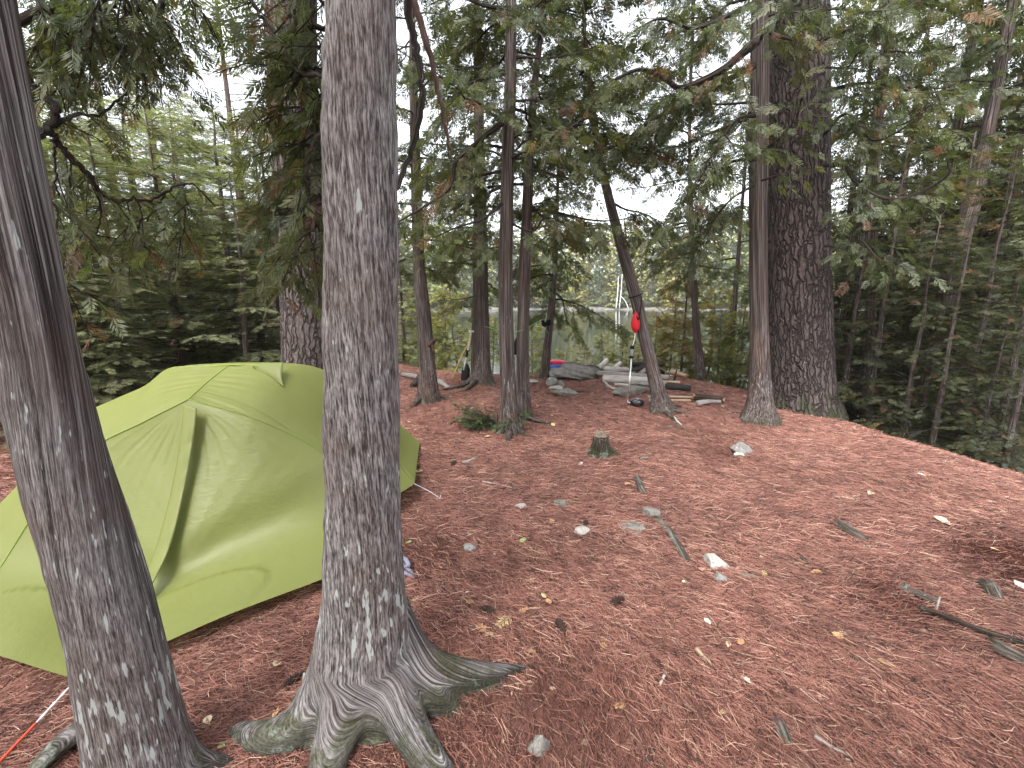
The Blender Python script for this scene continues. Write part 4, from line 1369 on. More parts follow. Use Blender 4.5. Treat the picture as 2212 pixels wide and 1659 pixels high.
# canopy, four quarters
patch(mb, coons(cAC, crv([tNR, (tNR + tR) / 2 + (-.1, -.05, .06), tR]), cANR, cCR), 0.035, crease)
patch(mb, coons(cAC, crv([tNL, (tNL + tL) / 2 + (.15, .05, .08), tL]), cANL, cCL), 0.035, crease)
patch(mb, coons(cCA2, lin(tR, tFR), cCR, cA2FR), 0.03, crease)
patch(mb, coons(cCA2, lin(tL, tFL), cCL, cA2FL), 0.03, crease)
patch(mb, coons(pinch(tA2), lin(tFL, tFR), cA2FL, cA2FR), 0.05)
fly = mb.obj('fly', M['tent'], root)
mb = MB()
Gp = coons(pinch(tA), cSNR, cAS, cANR)
ft = at(300, 1380, 1.97)
Gr = patch(mb, Gp, -0.015, lambda u, v: pulls(u, v, Gp, ft, (tNR - tS) * (1, 1, 0), 0.006, 1.0))
mb.obj('door_panel', M['tent'], root)['label'] = 'shaded right door panel with fanned creases'
mb = MB()
Gq = coons(pinch(tA), cSNL, cAS, cANL)
patch(mb, Gq, -0.012, lambda u, v: pulls(u, v, Gq, tS, (tNL - tS) * (1, 1, 0), 0.010, 5.0))
mb.obj('vestibule_panel', M['tent'], root)
# storm flap over the zip
fl_l = [(398, 874, 2.62), (391, 950, 2.53), (374, 1050, 2.40), (345, 1165, 2.24), (316, 1245, 2.12), (298, 1302, 2.035)]
fl_r = [(426, 882, 2.61), (417, 955, 2.52), (399, 1055, 2.39), (371, 1170, 2.22), (336, 1250, 2.10), (300, 1304, 2.03)]
LA = crv([at(x, y, d - .025) for x, y, d in fl_l])
RA = crv([at(x, y, d - .035) for x, y, d in fl_r])
t = np.linspace(0, 1, 9)[None, :, None]
G = LA[:, None] * (1 - t) + RA[:, None] * t
camd = nrm(EYE - G)
G = G + camd * (0.012 * np.sin(t * math.pi) + 0.006 * nz1(np.broadcast_to(np.linspace(0, 22, NP)[:, None], G.shape[:2]) + np.linspace(0, 2, 9)[None], 9.0)[..., None])
mb = MB()
i = (np.arange(NP - 1)[:, None] * 9 + np.arange(8)[None]).ravel()
mb.add(G.reshape(-1, 3), np.stack([i, i + 1, i + 10, i + 9], -1))
o = mb.obj('storm_flap', M['tent'], root)
sol = o.modifiers.new('thickness', 'SOLIDIFY')
sol.thickness = 0.006
# seams
for c_ in (cANR, cANL, cAC):
    mb = MB()
    tube(mb, c_[::2] + nrm(c_[::2] - np.array((-2, 3.2, .2))) * 0.002, 0.0035, 6)
    mb.obj('seam', M['tent_seam'], root)
mb = MB()
tube(mb, crv([tBL + (0, 0, -.01), tC + (0, 0, .004), tBR + (0, 0, -.006)], 16), 0.007, 6)
mb.obj('ridge_pole', M['tent_seam'], root)
# vent hood at the right end of the ridge
vt0, vt1, vt2 = at(545, 790, 3.12), at(612, 783, 3.10), at(614, 837, 2.98)
hood = coons(crv([vt0, (vt0 + vt1) / 2 + (0, 0, .006), vt1], 14), crv([at(560, 806, 3.10), at(590, 818, 3.04), vt2], 14), crv([vt0, at(552, 798, 3.12), at(560, 806, 3.10)], 14), crv([vt1, at(609, 812, 3.03), vt2], 14))
mb = MB()
patch(mb, hood, 0.012)
o = mb.obj('vent_hood', M['tent'], root)
o.modifiers.new('thickness', 'SOLIDIFY').thickness = 0.005
# guy lines and pegs
def cordline(name, P, r, mat, parent, n=14, twist=False):
    A = spline(P, n)
    mb_ = MB()
    if twist:
        for s_ in (-1, 1):
            tube(mb_, A + np.array((0.005, 0, 0.004)) * s_ + np.stack([0 * A[:, 0], 0 * A[:, 0], 0.002 * np.sin(np.arange(n) * 2.0 + s_)], -1), r, 5)
    else:
        tube(mb_, A, r, 6)
    return mb_.obj(name, mat, parent)


g0, g1, g2 = tS + (0, 0, .0), pt(78, 1562, .03), pt(-15, 1660, .015)
cordline('guy_line', [g0, (g0 + g1) / 2, g1], 0.0035, M['cord'], root, twist=True)
cordline('guy_line', [g1, (g1 + g2) / 2, g2], 0.0045, M['cord_red'], root)['label'] = 'red guy cord'
cordline('guy_line', [tR, pt(925, 1060, .06), pt(952, 1077, .0)], 0.003, M['cord'], root)
for p in (g2, pt(952, 1077, .01)):
    mb = MB()
    tube(mb, [p + (0, 0, .03), p - (0.02, 0.03, .09)], (.004, .003), 6)
    mb.obj('peg', M['metal'], root)
settle(root, (-2.0, 3.2, h1(-2, 3.2)))

# crumpled strap beside the foreground tree
M['strap'] = plain_mat("grey_blue_webbing", (0.24, 0.25, 0.33), 0.8, 0.2)
mb = MB()
for seg in ([(864, 1200, .02), (876, 1208, .06), (882, 1222, .05), (870, 1228, .02)], [(862, 1215, .05), (875, 1222, .04), (888, 1236, .015), (897, 1246, .008)], [(866, 1232, .015), (880, 1240, .02), (892, 1246, .012)]):
    tube(mb, spline([pt(*q) for q in seg], 14), 0.014, 6, flat=0.3)
tag(mb.obj('tent_strap', M['strap']), 'crumpled grey-blue strap lying right of the foreground trunk', 'strap')

# ------------------------------------------------------------------ rocks, stump, logs
_ico = {}


def ico(sub):
    if sub not in _ico:
        import bmesh
        bm = bmesh.new()
        bmesh.ops.create_icosphere(bm, subdivisions=sub, radius=1.0)
        bm.verts.ensure_lookup_table()
        _ico[sub] = (np.array([v.co[:] for v in bm.verts]), np.array([[v.index for v in f.verts] for f in bm.faces]))
        bm.free()
    return _ico[sub]


def rock_mesh(mb, c, dims, rz=0.0, seed=0, cuts=7, rough=0.10, sub=4, tiltx=0.0, tilty=0.0, freq=1.6):
    V, Fc = ico(sub)
    rg_ = np.random.default_rng(seed)
    V = V.copy()
    for _ in range(cuts):
        n_ = nrm(rg_.normal(0, 1, 3) * np.array((1, 1, .9)))
        d_ = rg_.uniform(0.38, 0.72)
        s_ = V @ n_ - d_
        V = V - n_ * np.maximum(s_, 0)[:, None]
    V = V * (1 + rough * 2 * fbm(V * freq + seed * 3.3, 4) + rough * 0.35 * fbm(V * 6 + seed, 3))[:, None]
    V = V / np.abs(V).max(0)
    V = V * np.array(dims) * 0.5
    cx, sx, cy, sy, cz, sz = math.cos(tiltx), math.sin(tiltx), math.cos(tilty), math.sin(tilty), math.cos(rz), math.sin(rz)
    Rm = np.array([[cz, -sz, 0], [sz, cz, 0], [0, 0, 1]]) @ np.array([[cy, 0, sy], [0, 1, 0], [-sy, 0, cy]]) @ np.array([[1, 0, 0], [0, cx, -sx], [0, sx, cx]])
    mb.add(V @ Rm.T + np.asarray(c), None, Fc)


M['rock_grey'] = rock_mat("grey_granite", (0.13, 0.125, 0.115), (0.33, 0.315, 0.295), 0, 0.6)
M['rock_pale'] = rock_mat("pale_stone", (0.30, 0.28, 0.25), (0.52, 0.49, 0.45), 0, 0.4)
M['rock_dark'] = rock_mat("weathered_slab_stone", (0.11, 0.102, 0.094), (0.32, 0.30, 0.28), 0, 0.3)
M['rock_moss'] = rock_mat("mossy_stone", (0.10, 0.095, 0.08), (0.28, 0.265, 0.23), 0.10, 0.4, 1.6)
M['rock_mossy'] = rock_mat("thick_moss_stone", (0.12, 0.115, 0.10), (0.30, 0.28, 0.25), 0.30, 0.3, 1.6)


def stone(px, py, w, h, label, mat='rock_grey', depth_k=0.9, rz=0.2, seed=0, up=0.5, tilty=0.0, cuts=7, sink=0.3, name='stone', group=None, tiltx=0.0, sub=4, cat='stone', rough=0.1):
    """px, py: middle of the stone's foot; w, h: its seen size in pixels"""
    p = pt(px, py)
    k = scale_at(p)
    W_, H_ = w * k, h * k
    hz = max(0.02, H_ * up)
    mb_ = MB()
    dims = (W_, W_ * depth_k, hz * (1 + sink))
    p = p + np.array((0, W_ * depth_k * 0.35, 0))
    rock_mesh(mb_, (0, 0, hz * 0.5 - hz * sink * 0.5), dims, rz, seed, cuts, rough, sub, tiltx, tilty)
    o_ = mb_.obj(name, M[mat], smooth=True)
    o_.location = (p[0], p[1], h1(p[0], p[1]))
    return tag(o_, label, cat, group)


# the fire place
root = None
crop = [(400, 200), (455, 188), (510, 182), (560, 141), (640, 133), (700, 150), (780, 163), (900, 178), (938, 228), (905, 266), (850, 285), (800, 296), (700, 293), (600, 282), (520, 268), (455, 262), (400, 238)]
out = np.array([((2000 + x * .4068) / 1.82278, (1380 + y * .4068) / 1.82278) for x, y in crop])
pc_ = pt(1250, 822)
Ys = pc_[1]
P = np.array([at(x, y, Ys) for x, y in out])
P = spline(np.vstack([P, P[:1]]), 97)[:96]
c_ = P.mean(0)
mb = MB()
V = []
fr_ = [1.0, .97, .9, .8, .7, .6, .5, .4, .3, .2, .1, .02]
dirx = nrm(np.array((1.0, 0, -.27)))
dirz = np.array((.27, 0, 1.0))
for sgn in (-1, 1):
    for f_ in fr_:
        q = c_ + (P - c_) * f_
        a_ = (q - c_) @ dirx
        b_ = (q - c_) @ dirz
        # strata: stepped ledges running along the slab
        lay = b_ * 11 + 0.8 * fbm(np.stack([a_ * 1.5, b_ * 2, a_ * 0 + 2], -1), 3)
        step_ = (np.floor(lay) + np.clip((lay - np.floor(lay)) * 4, 0, 1)) / 11
        dep = 0.06 + 0.22 * (1 - f_ ** 3)
        y_ = sgn * dep + (0.9 * step_ if sgn < 0 else 0) + .03 * fbm(np.stack([a_ * 6, b_ * 10, a_ * 0 + sgn], -1), 4)
        q = q + np.stack([0 * y_, y_ + .22, 0 * y_], -1)
        q = q + .012 * fbm(q * 9, 3)[:, None]
        V.append(q)
n_ = 96
Q = []
m_ = len(fr_)
for s_ in range(2):
    for r_ in range(m_ - 1):
        b_ = (s_ * m_ + r_) * n_
        Q += [(b_ + k, b_ + (k + 1) % n_, b_ + n_ + (k + 1) % n_, b_ + n_ + k) for k in range(n_)]
Q += [(k, (k + 1) % n_, m_ * n_ + (k + 1) % n_, m_ * n_ + k) for k in range(n_)]
mb.add(np.concatenate(V), Q)
o = mb.obj('slab_rock', M['rock_dark'])
tag(o, 'big layered rock slab at the fire place, tilted down to the right', 'rock')
stone(1192, 834, 30, 20, 'squarish brown stone left of the layered slab', 'rock_grey', seed=51, up=.9, rz=.3)
stone(1212, 836, 20, 16, 'small stone wedged at the left foot of the layered slab', 'rock_grey', seed=52, up=.9)
stone(1223, 857, 66, 24, 'low grey rock in the needles in front of the layered slab', 'rock_moss', seed=53, up=.7, depth_k=.6, cuts=5, tilty=.2)
stone(1201, 842, 34, 11, 'flat pale stone resting on the low grey rock', 'rock_pale', seed=54, up=.8, depth_k=.6)
stone(1367, 855, 92, 24, 'long mossy rock behind the hanging hose', 'rock_moss', seed=55, up=.8, depth_k=.45, cuts=5)
stone(1390, 836, 80, 18, 'flat grey rock under the log ends', 'rock_grey', seed=56, up=.8, depth_k=.5, cuts=6)
stone(1148, 826, 40, 8, 'flat pale slab left of the bowed cedar', 'rock_pale', seed=57, up=.5, depth_k=.8)
stone(1113, 824, 40, 14, 'grey slab partly hidden behind the twin cedars', 'rock_grey', seed=58, up=.4, depth_k=.8)
stone(1432, 803, 34, 16, 'grey-blue rock at the right end of the fire place', 'rock_grey', seed=59, up=.8)
# clearing
stone(1606, 982, 66, 30, 'large speckled stone tilted on a smaller pale one', 'rock_grey', seed=61, up=.85, tilty=.30, depth_k=.5, rough=.12)
stone(1599, 988, 25, 12, 'small pale block under the speckled stone', 'rock_pale', seed=62, up=.8, depth_k=.6)
stone(1394, 996, 18, 11, 'small dark stone right of the stump', 'rock_moss', seed=63, up=.8)
stone(1123, 1098, 30, 13, 'flat white stone near the tent corner', 'rock_pale', seed=64, up=.6, depth_k=.6)
stone(1209, 1097, 36, 22, 'rounded lichen-grey stone half sunk in needles', 'rock_moss', seed=65, up=.5, cuts=3)
stone(1259, 1158, 36, 20, 'smooth pale egg-shaped stone', 'rock_pale', seed=66, up=.7, cuts=2, rough=.05)
stone(1013, 1192, 34, 20, 'grey rounded stone right of the tent', 'rock_grey', seed=67, up=.6, cuts=3)
stone(1553, 1230, 74, 42, 'big angular pale stone with a flat top', 'rock_pale', seed=68, up=.55, depth_k=.75, rz=-.35, cuts=10, rough=.05)
stone(1560, 1258, 34, 22, 'rough lilac-grey stone in front of the angular one', 'rock_grey', seed=69, up=.8, cuts=5)
stone(1622, 1250, 62, 24, 'thin dark shard lying right of the angular stone', 'rock_moss', seed=70, up=.25, depth_k=.4, rz=-.5)
stone(1168, 1632, 62, 46, 'mossy stone at the bottom edge beside the roots', 'rock_mossy', seed=71, up=.65, cuts=5)
stone(1368, 1152, 64, 20, 'low cushion of moss over a buried stone', 'rock_mossy', seed=72, up=.35, cuts=2, rough=.06)
stone(657, 1480, 22, 26, 'pale stone peeking out behind the foreground trunk foot', 'rock_pale', seed=73, up=.8)
stone(1410, 1118, 36, 30, 'mossy knob at the head of the exposed root', 'rock_mossy', seed=74, up=.6, cuts=3)

# exposed roots breaking through the needles
M['root'] = bark_mat("exposed_root_bark", (0.07, 0.058, 0.048), (0.135, 0.115, 0.10), (0.21, 0.19, 0.175), 0.7, 0.42, 0.6)


def ground_root(label, pts_, r0, r1, seed=0, name='exposed_root', flat=0.75):
    P = np.array([pt(x, y, h - .008) for x, y, h in pts_])
    A = spline(P, max(12, len(pts_) * 6))
    mb_ = MB()
    n_ = len(A)
    R = np.interp(np.linspace(0, 1, n_), [0, .25, 1], [r0 * .8, r0, r1]) * .8
    tube(mb_, A, R, 14, 0, rough=0.22, rfreq=1.3, seed=seed, flat=flat)
    return tag(mb_.obj(name, M['root']), label, 'root', 'roots breaking through the needles')


ground_root('short humped root above the mossy knob', [(1375, 1027, -.01), (1382, 1045, .02), (1388, 1060, .02), (1398, 1075, -.02)], .045, .035, 1)
ground_root('long curved root running down from the mossy knob', [(1405, 1105, .02), (1430, 1130, .015), (1448, 1150, .02), (1465, 1180, .025), (1480, 1205, .02), (1492, 1235, -.03)], .03, .04, 2)
ground_root('mossy humped root in the middle right of the needles', [(1805, 1122, -.02), (1825, 1140, .02), (1860, 1160, .02), (1890, 1180, -.03)], .05, .035, 3)
ground_root('broken root stub near the right edge', [(2120, 1255, -.01), (2140, 1270, .03), (2152, 1290, .02), (2165, 1310, -.03)], .05, .035, 4)
ground_root('dark root stub near the bottom edge at right', [(1672, 1535, -.03), (1685, 1570, .015), (1697, 1600, .015), (1705, 1630, -.03)], .032, .03, 5)
ground_root('mossy hump above the long stick', [(1925, 1250, -.03), (1960, 1275, .01), (2000, 1290, .02), (2050, 1320, -.03)], .045, .03, 6)
ground_root('mossy root end below the long stick', [(2140, 1385, .0), (2170, 1405, .02), (2200, 1420, .02), (2230, 1440, -.02)], .05, .04, 7)
ground_root('thin half-buried root low in the middle right', [(1820, 1405, -.02), (1840, 1420, .008), (1860, 1432, .006), (1880, 1440, -.02)], .02, .015, 8)
ground_root('flat half-buried root right of the leaning cedar', [(1425, 921, .0), (1455, 922, .012), (1485, 928, .005), (1505, 936, -.01)], .025, .01, 9)

# stump
M['cut'] = wood_mat("weathered_cut_wood", (0.10, 0.075, 0.055), (0.27, 0.21, 0.16))
root = thing('tree_stump', 'short mossy tree stump with a slanting top in the middle of the clearing', 'stump')
p0 = pt(1296, 983)
kk = scale_at(p0)
hh = 44 * kk
mb = MB()
M['stump'] = bark_mat("stump_bark", (0.03, 0.025, 0.02), (0.10, 0.08, 0.065), (0.19, 0.16, 0.14), 0.2, 1.25)
ax = np.array([p0 + (0, 0, z) for z in np.linspace(-.06, hh, 16)])
R = np.interp(np.linspace(0, 1, 16), [0, .4, 1], [36 * kk, 19 * kk, 16.5 * kk]) * 1.0
tube(mb, ax, R * 0.92, 40, 0, rough=.06, rfreq=2.2, cap1=False, radial=lambda th, s: 0.05 * np.exp(-((((th - HP * .9 + math.pi) % (2 * math.pi)) - math.pi) / .35) ** 2) * np.exp(-s / .09) + 0.05 * np.exp(-((((th + HP + math.pi) % (2 * math.pi)) - math.pi) / .35) ** 2) * np.exp(-s / .09), seed=4.4)
o = mb.obj('stump_body', M['stump'], root)
mb = MB()
tp = p0 + np.array((0, 0, hh))
th = np.linspace(0, 2 * math.pi, 40, endpoint=False)
for rr_, zz_ in ((1.0, 0),):
    pass
rings = [np.stack([tp[0] + np.sin(th) * 16.5 * kk * .95 * f, tp[1] - np.cos(th) * 16.5 * kk * .95 * f, tp[2] + 0.035 * vnoise(np.stack([np.cos(th) * 3 * f, np.sin(th) * 3 * f, th * 0 + f * 4], -1)) - .004 + .02 * np.cos(th) * -f], -1) for f in (1.0, .7, .4, .15)]
V = np.concatenate(rings)
Q = [(r * 40 + k, r * 40 + (k + 1) % 40, (r + 1) * 40 + (k + 1) % 40, (r + 1) * 40 + k) for r in range(3) for k in range(40)]
mb.add(V, Q, [(120, 120 + k, 120 + k + 1) for k in range(1, 39)])
mb.obj('cut_top', M['cut'], root)
root_part(root, [(1305, 958, .05), (1318, 972, .03), (1330, 980, .015), (1342, 985, -.01)], .05, .018, M['stump'], 10, seed=1)
root_part(root, [(1287, 962, .04), (1278, 972, .02), (1266, 980, -.01)], .05, .02, M['stump'], 10, seed=2)
settle(root, p0)

# logs and driftwood
M['log_pale'] = wood_mat("bleached_driftwood", (0.33, 0.29, 0.26), (0.62, 0.57, 0.53), 0.8)
M['log_grey'] = wood_mat("grey_deadwood", (0.16, 0.14, 0.13), (0.40, 0.37, 0.35), 0.8)
M['log_brown'] = bark_mat("dead_log_bark", (0.02, 0.016, 0.014), (0.07, 0.055, 0.045), (0.16, 0.125, 0.10), 0.2, 0.2)
M['log_end'] = wood_mat("sawn_log_end", (0.30, 0.17, 0.09), (0.50, 0.34, 0.22))
M['log_yellow'] = wood_mat("peeled_pole_wood", (0.30, 0.21, 0.13), (0.52, 0.41, 0.29))
M['char'] = wood_mat("charred_wood", (0.012, 0.011, 0.011), (0.07, 0.062, 0.058))


def log(label, pts_, r0, r1, mat, ends=None, name='log', rough=0.07, seed=0, cat='log', group=None, sides=14, upz=None):
    P = np.array([pt(x, y, h) if d is None else at(x, y, d) for x, y, h, d in [(q + (None,)) if len(q) == 3 else q for q in pts_]])
    A = spline(P, max(8, len(pts_) * 5))
    R = np.linspace(r0, r1, len(A))
    mb_ = MB()
    if ends:
        o_ = thing(name, label, cat, group)
        tube(mb_, A, R, sides, 0, rough=rough, rfreq=1.3, seed=seed, cap0=False, cap1=False)
        mb_.obj('log_body', M[mat], o_)
        for e, dn, rr_ in ((A[0], A[0] - A[1], r0), (A[-1], A[-1] - A[-2], r1)):
            m2_ = MB()
            dn = nrm(dn)
            tube(m2_, [e - dn * .02, e - dn * .004, e + dn * .002], (rr_ * .96, rr_ * .97, rr_ * .9), 16)
            m2_.obj('cut_end', M[ends], o_)
        settle(o_, A[len(A) // 2])
        return o_
    tube(mb_, A, R, sides, 0, rough=rough, rfreq=1.3, seed=seed)
    return tag(mb_.obj(name, M[mat]), label, cat, group)


LG = 'logs at the fire place'
log('long bleached log in front of the fire place, sawn short at its right end', [(1303, 818, .07), (1345, 820, .075), (1403, 824, .075)], .075, .082, 'log_pale', seed=1, group=LG)
log('brown log with a pale sawn end lying right of the bleached one', [(1396, 827, .055), (1430, 828, .06), (1468, 831, .06)], .055, .062, 'log_yellow', seed=2, group=LG)
log('long thin grey log behind the bleached one', [(1290, 806, .13), (1350, 810, .13), (1445, 816, .12)], .05, .055, 'log_grey', seed=3, group=LG)
log('pale log farthest back at the fire place', [(1296, 799, .12), (1325, 800, .13), (1356, 801, .12)], .075, .07, 'log_pale', seed=4, group=LG)
log('white bleached log end pointing at the water', [(1292, 795, .0, 8.9), (1303, 787, .0, 9.3), (1310, 779, .0, 9.7)], .06, .055, 'log_pale', seed=5, group=LG)
log('second bleached log end pointing at the water', [(1325, 797, .0, 8.9), (1333, 791, .0, 9.3), (1340, 785, .0, 9.6)], .055, .05, 'log_pale', seed=6, group=LG)
log('dark rotten log at the right end of the log pile', [(1440, 834, .06), (1465, 836, .065), (1492, 840, .05)], .075, .06, 'char', seed=7, group=LG, rough=.15)
log('bark-covered log with an orange sawn end, right of the leaning cedar', [(1497, 857, .07), (1530, 860, .065), (1565, 864, .06)], .058, .045, 'log_brown', ends='log_end', seed=8)
log('grey split log lying under the bark-covered log', [(1505, 872, .03), (1530, 868, .05), (1556, 868, .03)], .045, .03, 'log_grey', seed=9, rough=.15)
log('upper peeled pole lying behind the leaning cedar', [(1400, 857, .03), (1445, 857, .03), (1500, 859, .035)], .02, .02, 'log_yellow', seed=10, name='peeled_pole', cat='pole')
log('lower peeled pole lying behind the leaning cedar', [(1412, 866, .02), (1450, 865, .02), (1492, 865, .025)], .018, .018, 'log_yellow', seed=11, name='peeled_pole', cat='pole')
log('short pale stick bent at one end beside the black water bag', [(1405, 864, .02), (1413, 872, .02), (1435, 886, .015)], .026, .02, 'log_pale', seed=12, name='driftwood_stick', cat='stick')
log('orange rotten wood chunk at the back edge of the clearing', [(1450, 804, .0, 8.9), (1466, 808, .0, 8.7), (1483, 813, .0, 8.5)], .055, .04, 'log_end', seed=13, name='rotten_log', rough=.2)
log('thin upright charred stick at the right of the log pile', [(1456, 822, .05), (1459, 810, .16), (1462, 798, .26)], .018, .012, 'log_brown', seed=14, name='charred_stick', cat='stick')
log('curved pale branch lying in front of the log pile', [(1303, 822, .03), (1318, 836, .03), (1340, 845, .02), (1362, 852, .01)], .022, .014, 'log_pale', seed=15, name='driftwood_branch', cat='branch')
log('short pale log piece among the sticks before the log pile', [(1328, 830, .04), (1345, 831, .04), (1360, 833, .03)], .03, .026, 'log_pale', seed=16, name='driftwood_stick', cat='stick')
log('grey stick crossing the pale branch before the log pile', [(1308, 835, .03), (1350, 842, .03), (1385, 850, .02)], .022, .015, 'log_grey', seed=17, name='driftwood_stick', cat='stick')
log('grey dead root lying left of the flared trunk', [(870, 810, .03), (925, 818, .09), (950, 825, .07), (970, 838, .02)], .06, .03, 'log_grey', seed=18, name='dead_root', cat='root', rough=.2)
log('dark snag stump behind the cedar with the broken side snag', [(893, 834, .0), (903, 825, .10), (908, 815, .15)], .09, .06, 'log_brown', seed=19, name='rotten_stump', cat='stump', rough=.3)
# charred root mass
root = thing('charred_stump', 'charred upturned stump with radiating roots behind the logs', 'stump')
pc = at(1396, 792, 8.6)
mb = MB()
rock_mesh(mb, pc, (.60, .40, .40), 0, 90, 5, .2, 4)
mb.obj('stump_body', M['char'], root)
for k, (x, y, d) in enumerate([(1360, 800, 8.45), (1374, 812, 8.4), (1408, 813, 8.4), (1434, 806, 8.5), (1436, 786, 8.6), (1400, 772, 8.6), (1362, 784, 8.55)]):
    mb = MB()
    e = at(x, y, d)
    tube(mb, spline([pc, (pc + e) / 2 + (0, -.12, .02), e], 8), np.linspace(.06, .03, 8), 8, rough=.15, seed=k)
    mb.obj('root', M['log_grey'] if k == 1 else M['char'], root)
settle(root, pc - (0, 0, .2))
# sticks on the needles
for k, (lab, pts_, r0, r1, mt) in enumerate([
        ('long mossy-sided stick at the right edge of the photo', [(1985, 1312, .02), (2040, 1330, .025), (2110, 1358, .02), (2225, 1395, .02)], .009, .016, 'log_brown'),
        ('short pale upright twig above the long stick', [(2022, 1318, .0), (2026, 1305, .03), (2030, 1290, .045)], .007, .005, 'log_grey'),
        ('pale flat splinter of wood left of centre bottom right', [(1505, 1403, .01), (1522, 1422, .012), (1542, 1440, .008)], .013, .006, 'log_yellow'),
        ('white thin stick below the pale splinter', [(1438, 1452, .01), (1431, 1468, .012), (1424, 1482, .008)], .007, .004, 'log_pale'),
        ('forked dark twig above the mossy hump', [(1723, 1197, .01), (1738, 1210, .015), (1755, 1228, .01)], .011, .006, 'log_brown'),
        ('straight thin twig in front of the foreground clearing', [(1030, 1035, .008), (1070, 1034, .008), (1120, 1035, .008)], .006, .004, 'log_yellow'),
        ('curved thin twig below the straight one', [(1042, 1040, .008), (1080, 1047, .01), (1115, 1056, .006)], .006, .006, 'log_pale'),
        ('brown twig curling away from the strap by the trunk', [(903, 1235, .01), (940, 1258, .012), (968, 1280, .012), (985, 1305, .008)], .005, .003, 'log_brown'),
        ('dark chunk of branch left of the stump', [(1000, 1000, .012), (1012, 996, .015), (1025, 990, .012)], .018, .012, 'log_grey'),
        ('dark twig near the pine root', [(1880, 1172, .01), (1905, 1178, .01)], .010, .008, 'log_brown'),
        ('bleached root tip in front of the leaning cedar', [(1455, 902, .01), (1465, 912, .008), (1472, 918, .0)], .018, .008, 'log_pale'),
        ('grey branch with fine twigs near the bottom right', [(1760, 1590, .015), (1790, 1610, .015), (1835, 1632, .008)], .008, .003, 'log_grey'),
        ('small dark chunk of bark by the leaning cedar', [(1449, 877, .012), (1462, 877, .015), (1472, 879, .01)], .02, .016, 'log_brown'),
        ('thin dark stick in front of the layered slab', [(1220, 846, .01), (1250, 846, .012), (1275, 847, .008)], .012, .01, 'log_brown')]):
    log(lab, pts_, r0, r1, mt, name='stick', cat='stick', seed=20 + k, group='sticks on the needles', sides=8, rough=.12)

# ------------------------------------------------------------------ camp things
M['red'] = plain_mat("red_nylon", (0.50, 0.012, 0.022), 0.5, 0.3, 30, 0.4)
M['red2'] = plain_mat("pinkish_red_nylon", (0.72, 0.03, 0.06), 0.5, 0.3, 30, 0.4)
M['blue'] = plain_mat("blue_nylon", (0.03, 0.09, 0.45), 0.5, 0.3, 30, 0.4)
M['black'] = plain_mat("black_fabric", (0.010, 0.010, 0.011), 0.8, 0.2, 40, 0.4)
M['blackbag'] = plain_mat("black_glossy_plastic", (0.02, 0.02, 0.024), 0.35, 0.5, 25, 0.5)
M['hose'] = plain_mat("clear_white_hose", (0.72, 0.74, 0.76), 0.35, 0.5)
M['grey_plastic'] = plain_mat("grey_filter_plastic", (0.22, 0.23, 0.25), 0.4, 0.5)
M['green'] = plain_mat("green_cord", (0.12, 0.45, 0.12), 0.6, 0.3)


def pillow(mb, c, dims, rz=0.0, seed=0, rough=0.06, e=2.6, tilt=0.0, sub=4):
    V, Fc = ico(sub)
    a_ = np.abs(V)
    r_ = (a_[:, 0] ** e + a_[:, 1] ** e + a_[:, 2] ** e) ** (-1 / e)
    V = V * r_[:, None]
    V = V * (1 + rough * 2 * fbm(V * 2.2 + seed, 3))[:, None] * np.array(dims) * .5
    ct, st, cz, sz = math.cos(tilt), math.sin(tilt), math.cos(rz), math.sin(rz)
    Rm = np.array([[cz, -sz, 0], [sz, cz, 0], [0, 0, 1]]) @ np.array([[ct, 0, st], [0, 1, 0], [-st, 0, ct]])
    mb.add(V @ Rm.T + np.asarray(c), None, Fc)


# gravity water filter on the leaning cedar
root = thing('water_filter', 'gravity water filter, red bag hung on the leaning cedar, white hose to a black bag', 'water filter')
Yb = pt(1430, 888)[1] - 0.10
outline = [(1370, 672), (1364, 682), (1363, 700), (1364, 708), (1367, 713), (1374, 721), (1380, 712), (1380, 700), (1376, 688)]
mb = MB()
cbag = at(1373, 697, Yb)
kk = scale_at(cbag)
V, Fc = ico(4)
vv = V[:, 2]
hw = np.interp(vv, [-1, -.75, -.5, 0, .5, 1], [.08, .55, .95, 1.0, .7, .12])
cxo = np.interp(vv, [-1, -.6, 0, 1], [2.0, .6, 0, -1.0]) * kk
r_ = np.hypot(V[:, 0], V[:, 1]) + 1e-9
P = np.stack([V[:, 0] / r_ * np.minimum(r_ * 1.5, 1) * hw * 9.5 * kk + cxo, V[:, 1] / r_ * np.minimum(r_ * 1.5, 1) * hw * 7 * kk, vv * 24.5 * kk], -1) * np.array((.95, .8, 1))
P = P * (1 + .14 * fbm(V * np.array((3.5, 3.5, 1.2)), 3))[:, None]
mb.add(P + cbag, None, Fc)
mb.obj('dirty_water_bag', M['red'], root)
_, ax9, rr9, _ = TREES['t9']
